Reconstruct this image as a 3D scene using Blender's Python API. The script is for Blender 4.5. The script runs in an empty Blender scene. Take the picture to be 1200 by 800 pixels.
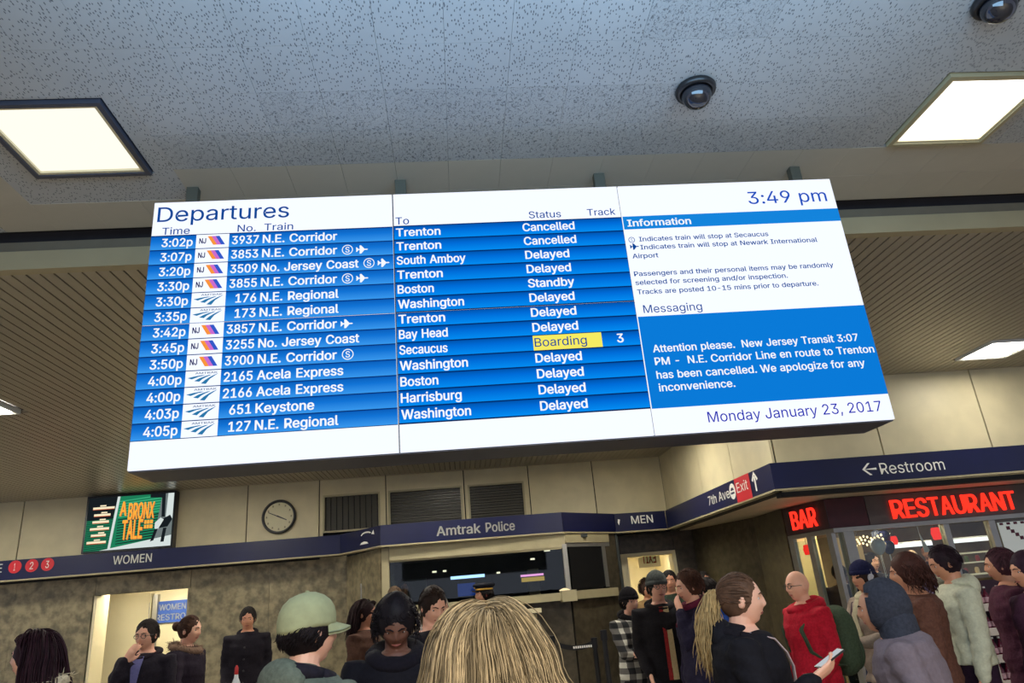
import bpy, bmesh, math, random
import numpy as np
from mathutils import Vector, Matrix, noise
from mathutils.geometry import tessellate_polygon
random.seed(7); RNG = np.random.RandomState(7)
S = bpy.context.scene; COL = S.collection

# ------------------------------------------------------------------ camera
FPX = 833.3; YAW, PITCH, ROLL = 0.0947, 0.3488, -0.0871
CAM = np.array([0, 0, 1.65])
def _axes():
    f = np.array([math.sin(YAW)*math.cos(PITCH), math.cos(YAW)*math.cos(PITCH), math.sin(PITCH)])
    r0 = np.array([math.cos(YAW), -math.sin(YAW), 0]); u0 = np.cross(r0, f)
    return (math.cos(ROLL)*r0+math.sin(ROLL)*u0, -math.sin(ROLL)*r0+math.cos(ROLL)*u0, f)
CR, CU, CF = _axes()
cd = bpy.data.cameras.new('camera'); cam = bpy.data.objects.new('camera', cd); COL.objects.link(cam)
cd.sensor_width = 36; cd.lens = 25.0; cd.clip_start = 0.05; cd.clip_end = 100
cam.matrix_world = Matrix(((CR[0], CU[0], -CF[0], 0), (CR[1], CU[1], -CF[1], 0), (CR[2], CU[2], -CF[2], 1.65), (0, 0, 0, 1)))
S.camera = cam
# ------------------------------------------------------------------ light
W = bpy.data.worlds.new('world'); S.world = W; W.use_nodes = True
W.node_tree.nodes['Background'].inputs[0].default_value = (0.75, 0.80, 1.0, 1)
W.node_tree.nodes['Background'].inputs[1].default_value = 0.55
S.view_settings.view_transform = 'Standard'; S.view_settings.look = 'None'
S.view_settings.gamma = 1; S.view_settings.use_curve_mapping = False
S.view_settings.exposure = 0.0
LEFT_PANEL, NEAR_PANEL, FAR_PANEL = 1.12, 4.0, 60.0          # 2x2 ceiling lights
SCREEN = 1.0                  # video wall
def area(name, loc, rot, sx, sy, power, color):
    l = bpy.data.lights.new(name, 'AREA'); l.shape = 'RECTANGLE'; l.size = sx; l.size_y = sy; l.energy = power; l.color = color
    o = bpy.data.objects.new(name, l); COL.objects.link(o); o.location = loc; o.rotation_euler = rot; return o
# added blue fill for the near ceiling, standing for unseen concourse screens
area('blue_fill_light', (0.5, 1.15, 3.45), (math.radians(100), 0, 0), 3.6, 0.8, 76, (0.36, 0.66, 1.0))
area('warm_fill_light', (1.0, -3.4, 3.98), (0, 0, 0), 5.0, 1.2, 850, (1.0, 0.93, 0.78))  # added warm fill out of view, bounced off the floor

# ------------------------------------------------------------------ helpers
def at_y(px, py, Y):
    d = (px-600)/FPX*CR-(py-400)/FPX*CU+CF
    return CAM+d*Y/d[1]
def mat(name, color, rough=0.6, metal=0.0, var=0.0, scale=8.0, bump=0.0, emit=None, es=1.0, stretch=(1, 1, 1), color2=None, alpha=None, trans=0, spec=0.5, detail=3):
    m = bpy.data.materials.new(name); m.use_nodes = True; nt = m.node_tree; b = nt.nodes['Principled BSDF']
    b.inputs['Base Color'].default_value = (*color, 1); b.inputs['Roughness'].default_value = rough; b.inputs['Metallic'].default_value = metal
    b.inputs['Specular IOR Level'].default_value = spec
    if trans: b.inputs['Transmission Weight'].default_value = trans
    if alpha is not None: b.inputs['Alpha'].default_value = alpha
    if emit: b.inputs['Emission Color'].default_value = (*emit, 1); b.inputs['Emission Strength'].default_value = es
    if var or bump or color2:
        tc = nt.nodes.new('ShaderNodeTexCoord'); mp = nt.nodes.new('ShaderNodeMapping'); mp.inputs['Scale'].default_value = stretch
        n = nt.nodes.new('ShaderNodeTexNoise'); n.inputs['Scale'].default_value = scale; n.inputs['Detail'].default_value = detail
        nt.links.new(tc.outputs['Object'], mp.inputs[0]); nt.links.new(mp.outputs[0], n.inputs['Vector'])
        if var or color2:
            r = nt.nodes.new('ShaderNodeValToRGB'); r.color_ramp.elements[0].position = 0.35; r.color_ramp.elements[1].position = 0.65
            c2 = color2 or tuple(min(1, c*(1+var)) for c in color); c1 = color if color2 else tuple(c*(1-var) for c in color)
            r.color_ramp.elements[0].color = (*c1, 1); r.color_ramp.elements[1].color = (*c2, 1)
            nt.links.new(n.outputs['Fac'], r.inputs[0]); nt.links.new(r.outputs[0], b.inputs['Base Color'])
        if bump:
            bp = nt.nodes.new('ShaderNodeBump'); bp.inputs['Strength'].default_value = bump; bp.inputs['Distance'].default_value = 0.01
            nt.links.new(n.outputs['Fac'], bp.inputs['Height']); nt.links.new(bp.outputs[0], b.inputs['Normal'])
    return m
def emis(name, color, s=1.0):
    m = bpy.data.materials.new(name); m.use_nodes = True; nt = m.node_tree; nt.nodes.remove(nt.nodes['Principled BSDF'])
    e = nt.nodes.new('ShaderNodeEmission'); e.inputs[0].default_value = (*color, 1); e.inputs[1].default_value = s
    nt.links.new(e.outputs[0], nt.nodes['Material Output'].inputs[0]); return m
def lin(r, g, b):
    return tuple(((c/255)/12.92 if c/255 < 0.04045 else ((c/255+0.055)/1.055)**2.4) for c in (r, g, b))
class MB:
    def __init__(s): s.v = []; s.f = []; s.m = []
    def add(s, vs, fs, mi=0):
        o = len(s.v); s.v += [tuple(float(c) for c in p) for p in vs]; s.f += [tuple(i+o for i in f) for f in fs]; s.m += [mi]*len(fs); return s
    def box(s, x0, x1, y0, y1, z0, z1, mi=0, M=None):
        vs = [(x, y, z) for z in (z0, z1) for y in (y0, y1) for x in (x0, x1)]
        if M is not None: vs = [tuple(M @ Vector(p)) for p in vs]
        return s.add(vs, [(0, 2, 3, 1), (4, 5, 7, 6), (0, 1, 5, 4), (2, 6, 7, 3), (0, 4, 6, 2), (1, 3, 7, 5)], mi)
    def poly(s, pts, z0, z1, mi=0):         # prism of a polygon in xy
        n = len(pts); vs = [(x, y, z0) for x, y in pts]+[(x, y, z1) for x, y in pts]
        fs = [tuple(range(n-1, -1, -1)), tuple(range(n, 2*n))]+[(i, (i+1) % n, n+(i+1) % n, n+i) for i in range(n)]
        return s.add(vs, fs, mi)
    def seg(s, p, q, z0, z1, t, mi=0):      # slab along p->q, thickness t to the left side of the direction
        d = np.array(q)-np.array(p); n = np.array([-d[1], d[0]])/np.linalg.norm(d)*t
        return s.poly([tuple(p), tuple(q), tuple(np.array(q)+n), tuple(np.array(p)+n)], z0, z1, mi)
    def rings(s, R, cap=True, mi=0):
        n = len(R[0]); vs = [p for r in R for p in r]; fs = []
        for i in range(len(R)-1):
            for j in range(n):
                a = i*n+j; b = i*n+(j+1) % n; fs.append((a, b, b+n, a+n))
        if cap: fs.append(tuple(range(n-1, -1, -1))); fs.append(tuple((len(R)-1)*n+j for j in range(n)))
        return s.add(vs, fs, mi)
    def tube(s, pts, rad, n=10, side=(1, 0, 0), rnd=True, mi=0):
        P = [np.array(p, float) for p in pts]; Rr = [(r, r) if np.isscalar(r) else r for r in rad]
        if rnd:
            d0 = P[0]-P[1]; d0 /= max(1e-9, np.linalg.norm(d0)); d1 = P[-1]-P[-2]; d1 /= max(1e-9, np.linalg.norm(d1))
            a0 = min(Rr[0]); a1 = min(Rr[-1])
            P = [P[0]+d0*a0, P[0]+d0*a0*.75]+P+[P[-1]+d1*a1*.75, P[-1]+d1*a1]
            Rr = [tuple(c*.12 for c in Rr[0]), tuple(c*.66 for c in Rr[0])]+Rr+[tuple(c*.66 for c in Rr[-1]), tuple(c*.12 for c in Rr[-1])]
        R = []; sd = np.array(side, float)
        for i, p in enumerate(P):
            t = P[min(i+1, len(P)-1)]-P[max(i-1, 0)]; t /= max(1e-9, np.linalg.norm(t))
            a = sd-t*(sd@t)
            if np.linalg.norm(a) < 1e-3: a = np.cross(t, (0.3, 0.9, 0.1))
            a /= np.linalg.norm(a); b = np.cross(t, a); sd = a
            R.append([p+a*math.cos(2*math.pi*k/n)*Rr[i][0]+b*math.sin(2*math.pi*k/n)*Rr[i][1] for k in range(n)])
        return s.rings(R, True, mi)
    def ell(s, c, r, nu=16, nv=10, M=None, mi=0, fn=None):
        R = []
        for i in range(nv+1):
            ph = -math.pi/2+math.pi*i/nv; ph = max(-1.56, min(1.56, ph)); row = []
            for j in range(nu):
                th = 2*math.pi*j/nu; p = np.array([math.cos(ph)*math.cos(th)*r[0], math.cos(ph)*math.sin(th)*r[1], math.sin(ph)*r[2]])
                if fn: p = fn(p)
                if M is not None: p = M @ p
                row.append(p+np.array(c))
            R.append(row)
        return s.rings(R, True, mi)
    def cyl(s, c, r, z0, z1, n=20, mi=0):
        return s.rings([[(c[0]+r*math.cos(2*math.pi*k/n), c[1]+r*math.sin(2*math.pi*k/n), z) for k in range(n)] for z in (z0, z1)], True, mi)
    def lathe(s, c, prof, n=20, mi=0, sc=(1, 1)):
        return s.rings([[(c[0]+sc[0]*r*math.cos(2*math.pi*k/n), c[1]+sc[1]*r*math.sin(2*math.pi*k/n), c[2]+z) for k in range(n)] for r, z in prof], True, mi)
    def T(s, fn):
        s.v = [tuple(float(c) for c in fn(np.array(p))) for p in s.v]; return s
    def mesh(s, name):
        me = bpy.data.meshes.new(name); me.from_pydata(s.v, [], s.f); me.update(); return me
    def build(s, name, mats, parent=None, smooth=False, loc=None, rotz=None):
        me = s.mesh(name); ms = mats if isinstance(mats, (list, tuple)) else [mats]
        for m in ms: me.materials.append(m)
        if len(ms) > 1: me.polygons.foreach_set('material_index', s.m)
        if smooth: me.polygons.foreach_set('use_smooth', [True]*len(me.polygons))
        o = bpy.data.objects.new(name, me); COL.objects.link(o)
        if parent: o.parent = parent
        if loc is not None: o.location = loc
        if rotz is not None: o.rotation_euler = (0, 0, rotz)
        return o
def share(name, me, parent, loc=(0, 0, 0), sc=None, rotz=0):
    o = bpy.data.objects.new(name, me); COL.objects.link(o); o.parent = parent; o.location = loc
    if rotz: o.rotation_euler = (0, 0, rotz)
    if sc: o.scale = sc
    return o
def tag(o, label=None, cat=None, group=None, kind=None):
    if label: o['label'] = label
    if cat: o['category'] = cat
    if group: o['group'] = group
    if kind: o['kind'] = kind
    return o
def empty(name, loc=(0, 0, 0), rotz=0, **k):
    o = bpy.data.objects.new(name, None); COL.objects.link(o); o.location = loc; o.rotation_euler = (0, 0, rotz); o.empty_display_size = 0.1
    return tag(o, **k)
def remesh(mb, name, voxel, ratio=None, smooth=2, disp=None, hole=None):
    me = mb.mesh('t'); o = bpy.data.objects.new('t', me); COL.objects.link(o)
    m = o.modifiers.new('r', 'REMESH'); m.mode = 'VOXEL'; m.voxel_size = voxel; m.use_smooth_shade = True
    if smooth: k = o.modifiers.new('s', 'SMOOTH'); k.iterations = smooth; k.factor = 0.5
    if ratio: d = o.modifiers.new('d', 'DECIMATE'); d.ratio = ratio
    dg = bpy.context.evaluated_depsgraph_get(); dg.update()
    r = bpy.data.meshes.new_from_object(o.evaluated_get(dg)); r.name = name
    bpy.data.objects.remove(o); bpy.data.meshes.remove(me)
    if disp:
        n = len(r.vertices); co = np.empty(n*3); r.vertices.foreach_get('co', co); co = co.reshape(-1, 3)
        no = np.empty(n*3); r.vertex_normals.foreach_get('vector', no); no = no.reshape(-1, 3)
        co = co+no*disp(co)[:, None]; r.vertices.foreach_set('co', co.ravel()); r.update()
    r.polygons.foreach_set('use_smooth', [True]*len(r.polygons))
    return r
def link(name, me, m, parent):
    for x in (m if isinstance(m, (list, tuple)) else [m]): me.materials.append(x)
    o = bpy.data.objects.new(name, me); COL.objects.link(o); o.parent = parent; return o

# text --------------------------------------------------------------
try:                                              # the sans face that ships with Blender itself
    import os
    FONT = bpy.data.fonts.load(os.path.join(bpy.utils.system_resource('DATAFILES', path='fonts'), 'Inter.woff2'))
except Exception: FONT = None
_RT = {}
def _raw_text(body, off=0.0, sp=1.0):
    if body in _RT: return _RT[body]
    r = _raw_text_(body, off, sp); _RT[body] = r; return r
def _raw_text_(body, off=0.0, sp=1.0):
    """outline of the text, each outer contour filled on its own (the face has overlapping contours)"""
    c = bpy.data.curves.new('t', 'FONT')
    if FONT: c.font = FONT
    c.body = body; c.size = 10; c.resolution_u = 3; c.fill_mode = 'NONE'
    o = bpy.data.objects.new('t', c); COL.objects.link(o); dg = bpy.context.evaluated_depsgraph_get(); dg.update()
    me = bpy.data.meshes.new_from_object(o.evaluated_get(dg)); bpy.data.objects.remove(o); bpy.data.curves.remove(c)
    v = np.empty(len(me.vertices)*3); me.vertices.foreach_get('co', v); v = v.reshape(-1, 3)/10
    nb = {}
    for e in me.edges: a, b = e.vertices; nb.setdefault(a, []).append(b); nb.setdefault(b, []).append(a)
    bpy.data.meshes.remove(me)
    seen = set(); loops = []
    for a in sorted(nb):
        if a in seen: continue
        L_ = [a]; seen.add(a); cur = max(nb[a]) if a+1 not in nb[a] else a+1; prev = a
        while cur not in seen:
            L_.append(cur); seen.add(cur); nx = [q for q in nb[cur] if q != prev]; prev, cur = cur, (nx[0] if nx else a)
        if len(L_) > 2: loops.append(L_)
    def area_(L_): p = v[L_]; return .5*float(np.sum(p[:, 0]*np.roll(p[:, 1], -1)-np.roll(p[:, 0], -1)*p[:, 1]))
    ar = [area_(L_) for L_ in loops]; sg = np.sign(ar[int(np.argmax(np.abs(ar)))])
    outs = [L_ for L_, a in zip(loops, ar) if a*sg > 0]; holes = [L_ for L_, a in zip(loops, ar) if a*sg < 0]
    def inside(p, L_):
        q = v[L_]; n = len(q); r = False
        for i in range(n):
            x1, y1 = q[i][:2]; x2, y2 = q[i-1][:2]
            if (y1 > p[1]) != (y2 > p[1]) and p[0] < (x2-x1)*(p[1]-y1)/(y2-y1)+x1: r = not r
        return r
    f = []
    for L_ in outs:
        hs = [h for h in holes if inside(v[h].mean(axis=0) if False else v[h[0]], L_)]; flat = L_+[i for h in hs for i in h]
        for t in tessellate_polygon([[Vector(v[i]) for i in L_]]+[[Vector(v[i]) for i in h] for h in hs]): f.append(tuple(flat[k] for k in t))
    # all faces the same way round
    f = [t if (v[t[1]][0]-v[t[0]][0])*(v[t[2]][1]-v[t[0]][1])-(v[t[2]][0]-v[t[0]][0])*(v[t[1]][1]-v[t[0]][1]) > 0 else t[::-1] for t in f]
    return v, f
_H, _ = _raw_text('H'); CAPH = _H[:, 1].max()
def text(body, p, dxy, right, cap, m, parent, off=0.0, thick=0.0, name='lettering', lift=0.004, width=None, mirror=False):
    """left end of the baseline at p; right = width of the line; dxy direction of reading; one object for each word"""
    words = body.split()
    if len(words) < 2: return _text(body, p, dxy, right, cap, m, parent, off, thick, name, lift, mirror)
    vf = _raw_text(body)[0]; w_all = vf[:, 0].max()-vf[:, 0].min(); k = right/w_all; d = np.array(dxy)/np.linalg.norm(dxy); pos = 0; o = None
    for w in words:
        pos = body.index(w, pos); pre = body[:pos]+w; pos += len(w)
        a = _raw_text(pre)[0]; b = _raw_text(w)[0]; x = (a[:, 0].max()-(b[:, 0].max()-b[:, 0].min())-vf[:, 0].min())*k
        o = _text(w, (p[0]+d[0]*x, p[1]+d[1]*x, p[2]), dxy, (b[:, 0].max()-b[:, 0].min())*k, cap, m, parent, off, thick, name, lift, mirror)
    return o
def _text(body, p, dxy, right, cap, m, parent, off=0.0, thick=0.0, name='lettering', lift=0.004, mirror=False):
    v, f = _raw_text(body, 0)
    if off:                                     # heavier strokes: overlaid shifted copies of the glyph faces
        o_ = off*.9; n0 = len(v); sh_ = [(-o_, 0), (o_, 0), (0, o_*.5), (0, -o_*.5), (-o_*.7, o_*.4), (o_*.7, o_*.4), (-o_*.7, -o_*.4), (o_*.7, -o_*.4)]
        v = np.concatenate([v]+[v+np.array([a, b, 0]) for a, b in sh_]); f = [tuple(i+k*n0 for i in t) for k in range(9) for t in f]
    x0, x1 = v[:, 0].min(), v[:, 0].max()
    s = right/(x1-x0) if right else cap/CAPH
    X = (v[:, 0]-x0)*s
    if mirror: X = X.max()-X; f = [t[::-1] for t in f]
    Z = v[:, 1]*cap/CAPH
    d = np.array(dxy)/np.linalg.norm(dxy); n = np.array([d[1], -d[0]])
    vs = [(x*d[0]+n[0]*(lift+thick), x*d[1]+n[1]*(lift+thick), z) for x, z in zip(X, Z)]; fs = list(f)
    if thick:
        k = len(vs); vs += [(x*d[0]+n[0]*lift, x*d[1]+n[1]*lift, z) for x, z in zip(X, Z)]
        cnt = {}
        for t in f:
            for i in range(len(t)):
                e = (t[i], t[(i+1) % len(t)]); cnt[e] = 1
        for (a, b) in cnt:
            if (b, a) not in cnt: fs.append((a, a+k, b+k, b))
    mb = MB(); mb.add(vs, fs); return mb.build(name, m, parent, loc=p)

# ------------------------------------------------------------------ materials
M = {}
M['panel'] = mat('beige wall panel', lin(208, 196, 158), 0.5, var=0.06, scale=3, bump=0.02)
M['joint'] = mat('black joint', (0.01, 0.01, 0.01), 0.8)
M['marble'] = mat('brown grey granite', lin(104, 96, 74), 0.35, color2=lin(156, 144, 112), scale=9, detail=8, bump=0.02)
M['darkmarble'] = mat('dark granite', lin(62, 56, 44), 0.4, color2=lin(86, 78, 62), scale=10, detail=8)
M['band'] = mat('navy sign band', lin(14, 20, 62), 0.35, var=0.1, scale=2)
M['cream'] = mat('cream paint', lin(226, 214, 176), 0.6, var=0.03, scale=2)
M['beigetrim'] = mat('beige metal trim', lin(170, 160, 126), 0.45, var=0.05, scale=5)
M['soffit'] = mat('beige soffit', lin(206, 196, 170), 0.6, var=0.08, scale=1.5)
M['beam'] = mat('beige beam', lin(168, 158, 126), 0.55, var=0.04, scale=3)
M['dark'] = mat('dark recess', (0.012, 0.011, 0.014), 0.7, var=0.2)
M['slat'] = mat('bronze metal slat', lin(168, 160, 142), 0.34, metal=0.35, var=0.08, scale=2, stretch=(1, .3, 1))
M['housing'] = mat('dark grey steel housing', lin(70, 74, 88), 0.45, metal=0.2, var=0.08, scale=3)
M['bezel'] = mat('black bezel', (0.006, 0.008, 0.02), 0.3)
M['alu'] = mat('aluminium', lin(170, 168, 160), 0.35, metal=0.7, var=0.05)
M['white'] = mat('white plastic', (0.75, 0.75, 0.72), 0.5, var=0.03)
M['black'] = mat('black plastic', (0.012, 0.012, 0.013), 0.35, var=0.1)
M['floor'] = mat('terrazzo floor', lin(130, 120, 106), 0.35, color2=lin(160, 150, 132), scale=60)
M['signwhite'] = mat('white lettering', lin(225, 222, 210), 0.5, emit=(1, 1, .95), es=0.12)
M['signred'] = mat('red disc', lin(190, 30, 40), 0.5, emit=lin(200, 30, 40), es=0.1)
M['neon'] = emis('red neon', (1.0, 0.03, 0.015), 1.6)
def glassmat():
    m = bpy.data.materials.new('window glass'); m.use_nodes = True; nt = m.node_tree; nt.nodes.clear()
    o = nt.nodes.new('ShaderNodeOutputMaterial'); mx = nt.nodes.new('ShaderNodeMixShader'); t = nt.nodes.new('ShaderNodeBsdfTransparent'); g = nt.nodes.new('ShaderNodeBsdfGlossy')
    lw = nt.nodes.new('ShaderNodeLayerWeight'); lw.inputs[0].default_value = .5; pw_ = nt.nodes.new('ShaderNodeMath'); pw_.operation = 'POWER'; pw_.inputs[1].default_value = 4; nt.links.new(lw.outputs['Facing'], pw_.inputs[0]); fr = nt.nodes.new('ShaderNodeMath'); fr.operation = 'MULTIPLY_ADD'; fr.inputs[1].default_value = .9; fr.inputs[2].default_value = .05; nt.links.new(pw_.outputs[0], fr.inputs[0]); t.inputs[0].default_value = (.86, .92, .9, 1); g.inputs['Roughness'].default_value = 0.03
    nt.links.new(fr.outputs[0], mx.inputs[0]); nt.links.new(t.outputs[0], mx.inputs[1]); nt.links.new(g.outputs[0], mx.inputs[2]); nt.links.new(mx.outputs[0], o.inputs[0]); return m
M['glass'] = glassmat()
def tilemat(name, base, dark, kind):
    m = bpy.data.materials.new(name); m.use_nodes = True; nt = m.node_tree; b = nt.nodes['Principled BSDF']; b.inputs['Roughness'].default_value = 0.8
    g = nt.nodes.new('ShaderNodeNewGeometry'); mp = nt.nodes.new('ShaderNodeMapping'); nt.links.new(g.outputs['Position'], mp.inputs[0])
    L = nt.links.new
    if kind == 'sparse':
        mp.inputs['Scale'].default_value = (84, 36, 1); mp.inputs['Rotation'].default_value = (0, 0, 0.25)
        nz = nt.nodes.new('ShaderNodeTexNoise'); nz.inputs['Scale'].default_value = 12; L(g.outputs['Position'], nz.inputs['Vector'])
        ad = nt.nodes.new('ShaderNodeVectorMath'); ad.operation = 'MULTIPLY_ADD'; L(nz.outputs['Color'], ad.inputs[0]); ad.inputs[1].default_value = (1.4, 1.4, 0); L(mp.outputs[0], ad.inputs[2])
        v = nt.nodes.new('ShaderNodeTexVoronoi'); v.voronoi_dimensions = '2D'; v.inputs['Scale'].default_value = 1.0; L(ad.outputs[0], v.inputs['Vector'])
        lt = nt.nodes.new('ShaderNodeMath'); lt.operation = 'LESS_THAN'; lt.inputs[1].default_value = 0.22; L(v.outputs['Distance'], lt.inputs[0])
        sp = nt.nodes.new('ShaderNodeSeparateColor'); L(v.outputs['Color'], sp.inputs[0]); gt = nt.nodes.new('ShaderNodeMath'); gt.operation = 'GREATER_THAN'; gt.inputs[1].default_value = 0.45; L(sp.outputs[0], gt.inputs[0])
        mu = nt.nodes.new('ShaderNodeMath'); mu.operation = 'MULTIPLY'; L(lt.outputs[0], mu.inputs[0]); L(gt.outputs[0], mu.inputs[1]); fac = mu.outputs[0]
    else:
        mp.inputs['Scale'].default_value = (95, 60, 1); mp.inputs['Rotation'].default_value = (0, 0, 0.4)
        v = nt.nodes.new('ShaderNodeTexNoise'); v.inputs['Scale'].default_value = 1.0; v.inputs['Detail'].default_value = 3; v.inputs['Distortion'].default_value = 1.2; L(mp.outputs[0], v.inputs['Vector'])
        r = nt.nodes.new('ShaderNodeValToRGB'); r.color_ramp.elements[0].position = 0.36; r.color_ramp.elements[0].color = (1, 1, 1, 1); r.color_ramp.elements[1].position = 0.46; r.color_ramp.elements[1].color = (0, 0, 0, 1); L(v.outputs['Fac'], r.inputs[0]); fac = r.outputs[0]
    n2 = nt.nodes.new('ShaderNodeTexNoise'); n2.inputs['Scale'].default_value = 2.2; n2.inputs['Detail'].default_value = 5; L(g.outputs['Position'], n2.inputs['Vector'])
    r2 = nt.nodes.new('ShaderNodeValToRGB'); r2.color_ramp.elements[0].position = .3; r2.color_ramp.elements[1].position = .7; r2.color_ramp.elements[0].color = (*[c*.9 for c in base], 1); r2.color_ramp.elements[1].color = (*base, 1); L(n2.outputs['Fac'], r2.inputs[0])
    mx = nt.nodes.new('ShaderNodeMix'); mx.data_type = 'RGBA'; L(fac, mx.inputs['Factor']); L(r2.outputs[0], mx.inputs['A']); mx.inputs['B'].default_value = (*dark, 1); L(mx.outputs['Result'], b.inputs['Base Color'])
    bp = nt.nodes.new('ShaderNodeBump'); bp.invert = True; bp.inputs['Strength'].default_value = .4; bp.inputs['Distance'].default_value = .004; L(fac, bp.inputs['Height']); L(bp.outputs[0], b.inputs['Normal'])
    return m
TB = lin(182, 184, 184)
M['tile'] = tilemat('fissured ceiling tile', TB, lin(104, 106, 110), 'sparse')
M['tile_rough'] = tilemat('heavily fissured ceiling tile', lin(180, 182, 182), lin(118, 120, 122), 'dense')
M['tile_plain'] = mat('warm plain ceiling tile', lin(184, 178, 162), 0.8, var=0.03, scale=4)  # warm tint stands for the dimmer light above the screen

# ------------------------------------------------------------------ setting: floor, ceilings
f = MB().box(-11, 12, -7, 15, -0.1, 0).build('floor', M['floor']); tag(f, kind='structure')
c = MB().box(-11, 12, -7, 4.17, 4.08, 4.2).build('ceiling', M['dark']); tag(c, kind='structure')
P = 0.305; x_0 = -0.86-P*8; y_1 = 2.88
LIGHTS = [(-1.895, 3.205), (3.0, 3.16)]; LIGHTS_BACK = [(-6.8, 3.2), (-1.9, -1.7), (3.0, -1.7), (7.9, 3.2)]
tile_me = {}
for k in ('tile', 'tile_rough', 'tile_plain'):
    b = MB(); g = .0007; b.box(g, P-g, g, P-g, 0, .03); me = b.mesh('tile'); me.materials.append(M[k]); tile_me[k] = me
n_t = 0; stuff = MB()
def in_light(cx, cy, LL):
    return any(abs(cx-lx) < .31+P/2-.02 and abs(cy-ly) < .31+P/2-.02 for lx, ly in LL)
for j in range(-32, 5):
    for i in range(-26, 36):
        x = x_0+i*P; y = y_1+(j)*P
        if x < -11 or x > 11.5 or y+P > 4.18: continue
        cx, cy = x+P/2, y+P/2
        # cut away tiles where a 2x2 light sits
        if in_light(cx, cy, LIGHTS+LIGHTS_BACK): continue
        seen = y > 1.9 and (-2.9-(4.17-y)*-.25 < x) and x < 4.4
        if seen and n_t < 290:
            n_t += 1
            u = x_0+i*P
            key = 'tile'
            if j == 0: key = 'tile_rough' if -0.95 < u < 1.2 else 'tile'
            if j == -2 and 0.85 < u < 1.3: key = 'tile_rough'
            if j == -1 and u < -4: key = 'tile'
            if j == 1: key = 'tile_rough'
            if j >= 2: key = 'tile_plain'
            share('tile', tile_me[key], c, (x, y, 4.05+random.uniform(-.0005, .0005)))
        elif not seen:
            stuff.box(x+.001, x+P-.001, y+.001, y+P-.001, 4.05, 4.08)
# (edges round the lights are closed by plain plaster strips)
for lx, ly in LIGHTS+LIGHTS_BACK:
    stuff.box(lx-.62, lx-.315, ly-.62, ly+.62, 4.052, 4.078); stuff.box(lx+.315, lx+.62, ly-.62, ly+.62, 4.052, 4.078)
    stuff.box(lx-.315, lx+.315, ly-.62, ly-.315, 4.052, 4.078); stuff.box(lx-.315, lx+.315, ly+.315, ly+.62, 4.052, 4.078)
o = stuff.build('tile', M['tile'], c); o['kind'] = 'stuff'

# beam between the two ceilings
b = MB(); b.box(-11, 12, 4.25, 4.45, 3.84, 4.2); bm_ = b.build('trim_1', M['dark']); tag(bm_, kind='structure')
MB().box(-11, 12, 4.205, 4.25, 3.965, 4.035).build('upper_board', mat('shaded beam board', lin(120, 112, 94), .6, var=.05), bm_)  # darker tone stands for the shade on this set-back board
MB().box(-11, 12, 4.175, 4.25, 3.828, 3.955).build('lower_board', M['beam'], bm_)

# slatted metal ceiling
c2 = MB().box(-11, 12, 4.45, 15, 3.87, 3.95).build('ceiling', M['dark']); tag(c2, kind='structure')
PS = 0.0847
FARL = [(-4.62, 6.95), (-1.2, 7.02), (2.3, 7.05), (6.08, 7.08), (-8.0, 6.95), (9.4, 7.1), (-4.62, 10.6), (-1.2, 10.6), (2.0, 10.6)]
FARL = [(-4.62, 6.95), (-1.2, 7.02), (2.3, 7.05), (6.08, 7.08), (-8.0, 6.95), (9.4, 7.1), (-1.2, 9.9), (2.0, 9.9), (-5.6, 9.9)]
FARL = FARL[:6]+[(-3.6, 9.95), (-.2, 9.9), (-7.0, 10.2), (2.5, 9.75)]
full = MB(); full.box(0, PS-.012, 0, 1, 0, .03)
me_full = full.mesh('slat'); me_full.materials.append(M['slat'])
nsl = 0
for i in range(-118, 130):
    x = i*PS; cx = x+PS/2
    y0, y1 = 4.253, 12.3 if x < 3.6 else 7.86
    ivs = [(y0, y1)]
    for lx, ly in FARL:
        if abs(cx-lx) < .33+PS/2-.01:
            new = []
            for a, bb in ivs:
                if a < ly-.33 < bb: new += [(a, ly-.33), (ly+.33, bb)]
                else: new.append((a, bb))
            ivs = new
    for a, bb in ivs:
        if -8.3 < x < 8.6 and nsl < 296:
            share('slat', me_full, c2, (x, a, 3.83), (1, bb-a, 1)); nsl += 1

# 2x2 ceiling lights
lamp_warm = emis('ceiling light diffuser', (1.0, 0.955, 0.80), LEFT_PANEL)
lamp_white = emis('bright ceiling light diffuser', (1.0, 0.96, 0.88), NEAR_PANEL)
lamp_right = emis('slat ceiling light diffuser', (1.0, 0.96, 0.88), FAR_PANEL*.42)
lamp_far = emis('slat ceiling light diffuser', (1.0, 0.95, 0.84), FAR_PANEL)
def ceiling_light(x, y, z, label, m, group=None, drop=0.02, fm='beigetrim', hw=.305):
    t = empty('ceiling_light', (x, y, z), label=label, cat='ceiling light', group=group)
    fr = MB()
    for a in ((-hw, hw, -hw, -hw+.025), (-hw, hw, hw-.025, hw), (-hw, -hw+.025, -hw+.025, hw-.025), (hw-.025, hw, -hw+.025, hw-.025)):
        fr.box(a[0], a[1], a[2], a[3], -drop, .03)
    fr.build('frame', M[fm], t)
    fr = MB()
    h2 = hw-.026; h3 = h2-.018
    for a in ((-h2, h2, -h2, -h3), (-h2, h2, h3, h2), (-h2, -h3, -h3, h3), (h3, h2, -h3, h3)):
        fr.box(a[0], a[1], a[2], a[3], -drop+.008, .02)
    fr.build('inner_frame', M['cream'], t)
    MB().box(-h3+.001, h3-.001, -h3+.001, h3-.001, .0, .012).build('diffuser', m, t)
    return t
ceiling_light(*LIGHTS[0], 4.05, 'square warm white ceiling light with dark surround, left of the departures screen', lamp_warm, fm='housing')
ceiling_light(*LIGHTS[1], 4.05, 'glaring white square ceiling light above right of the departures screen', lamp_white)
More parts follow.
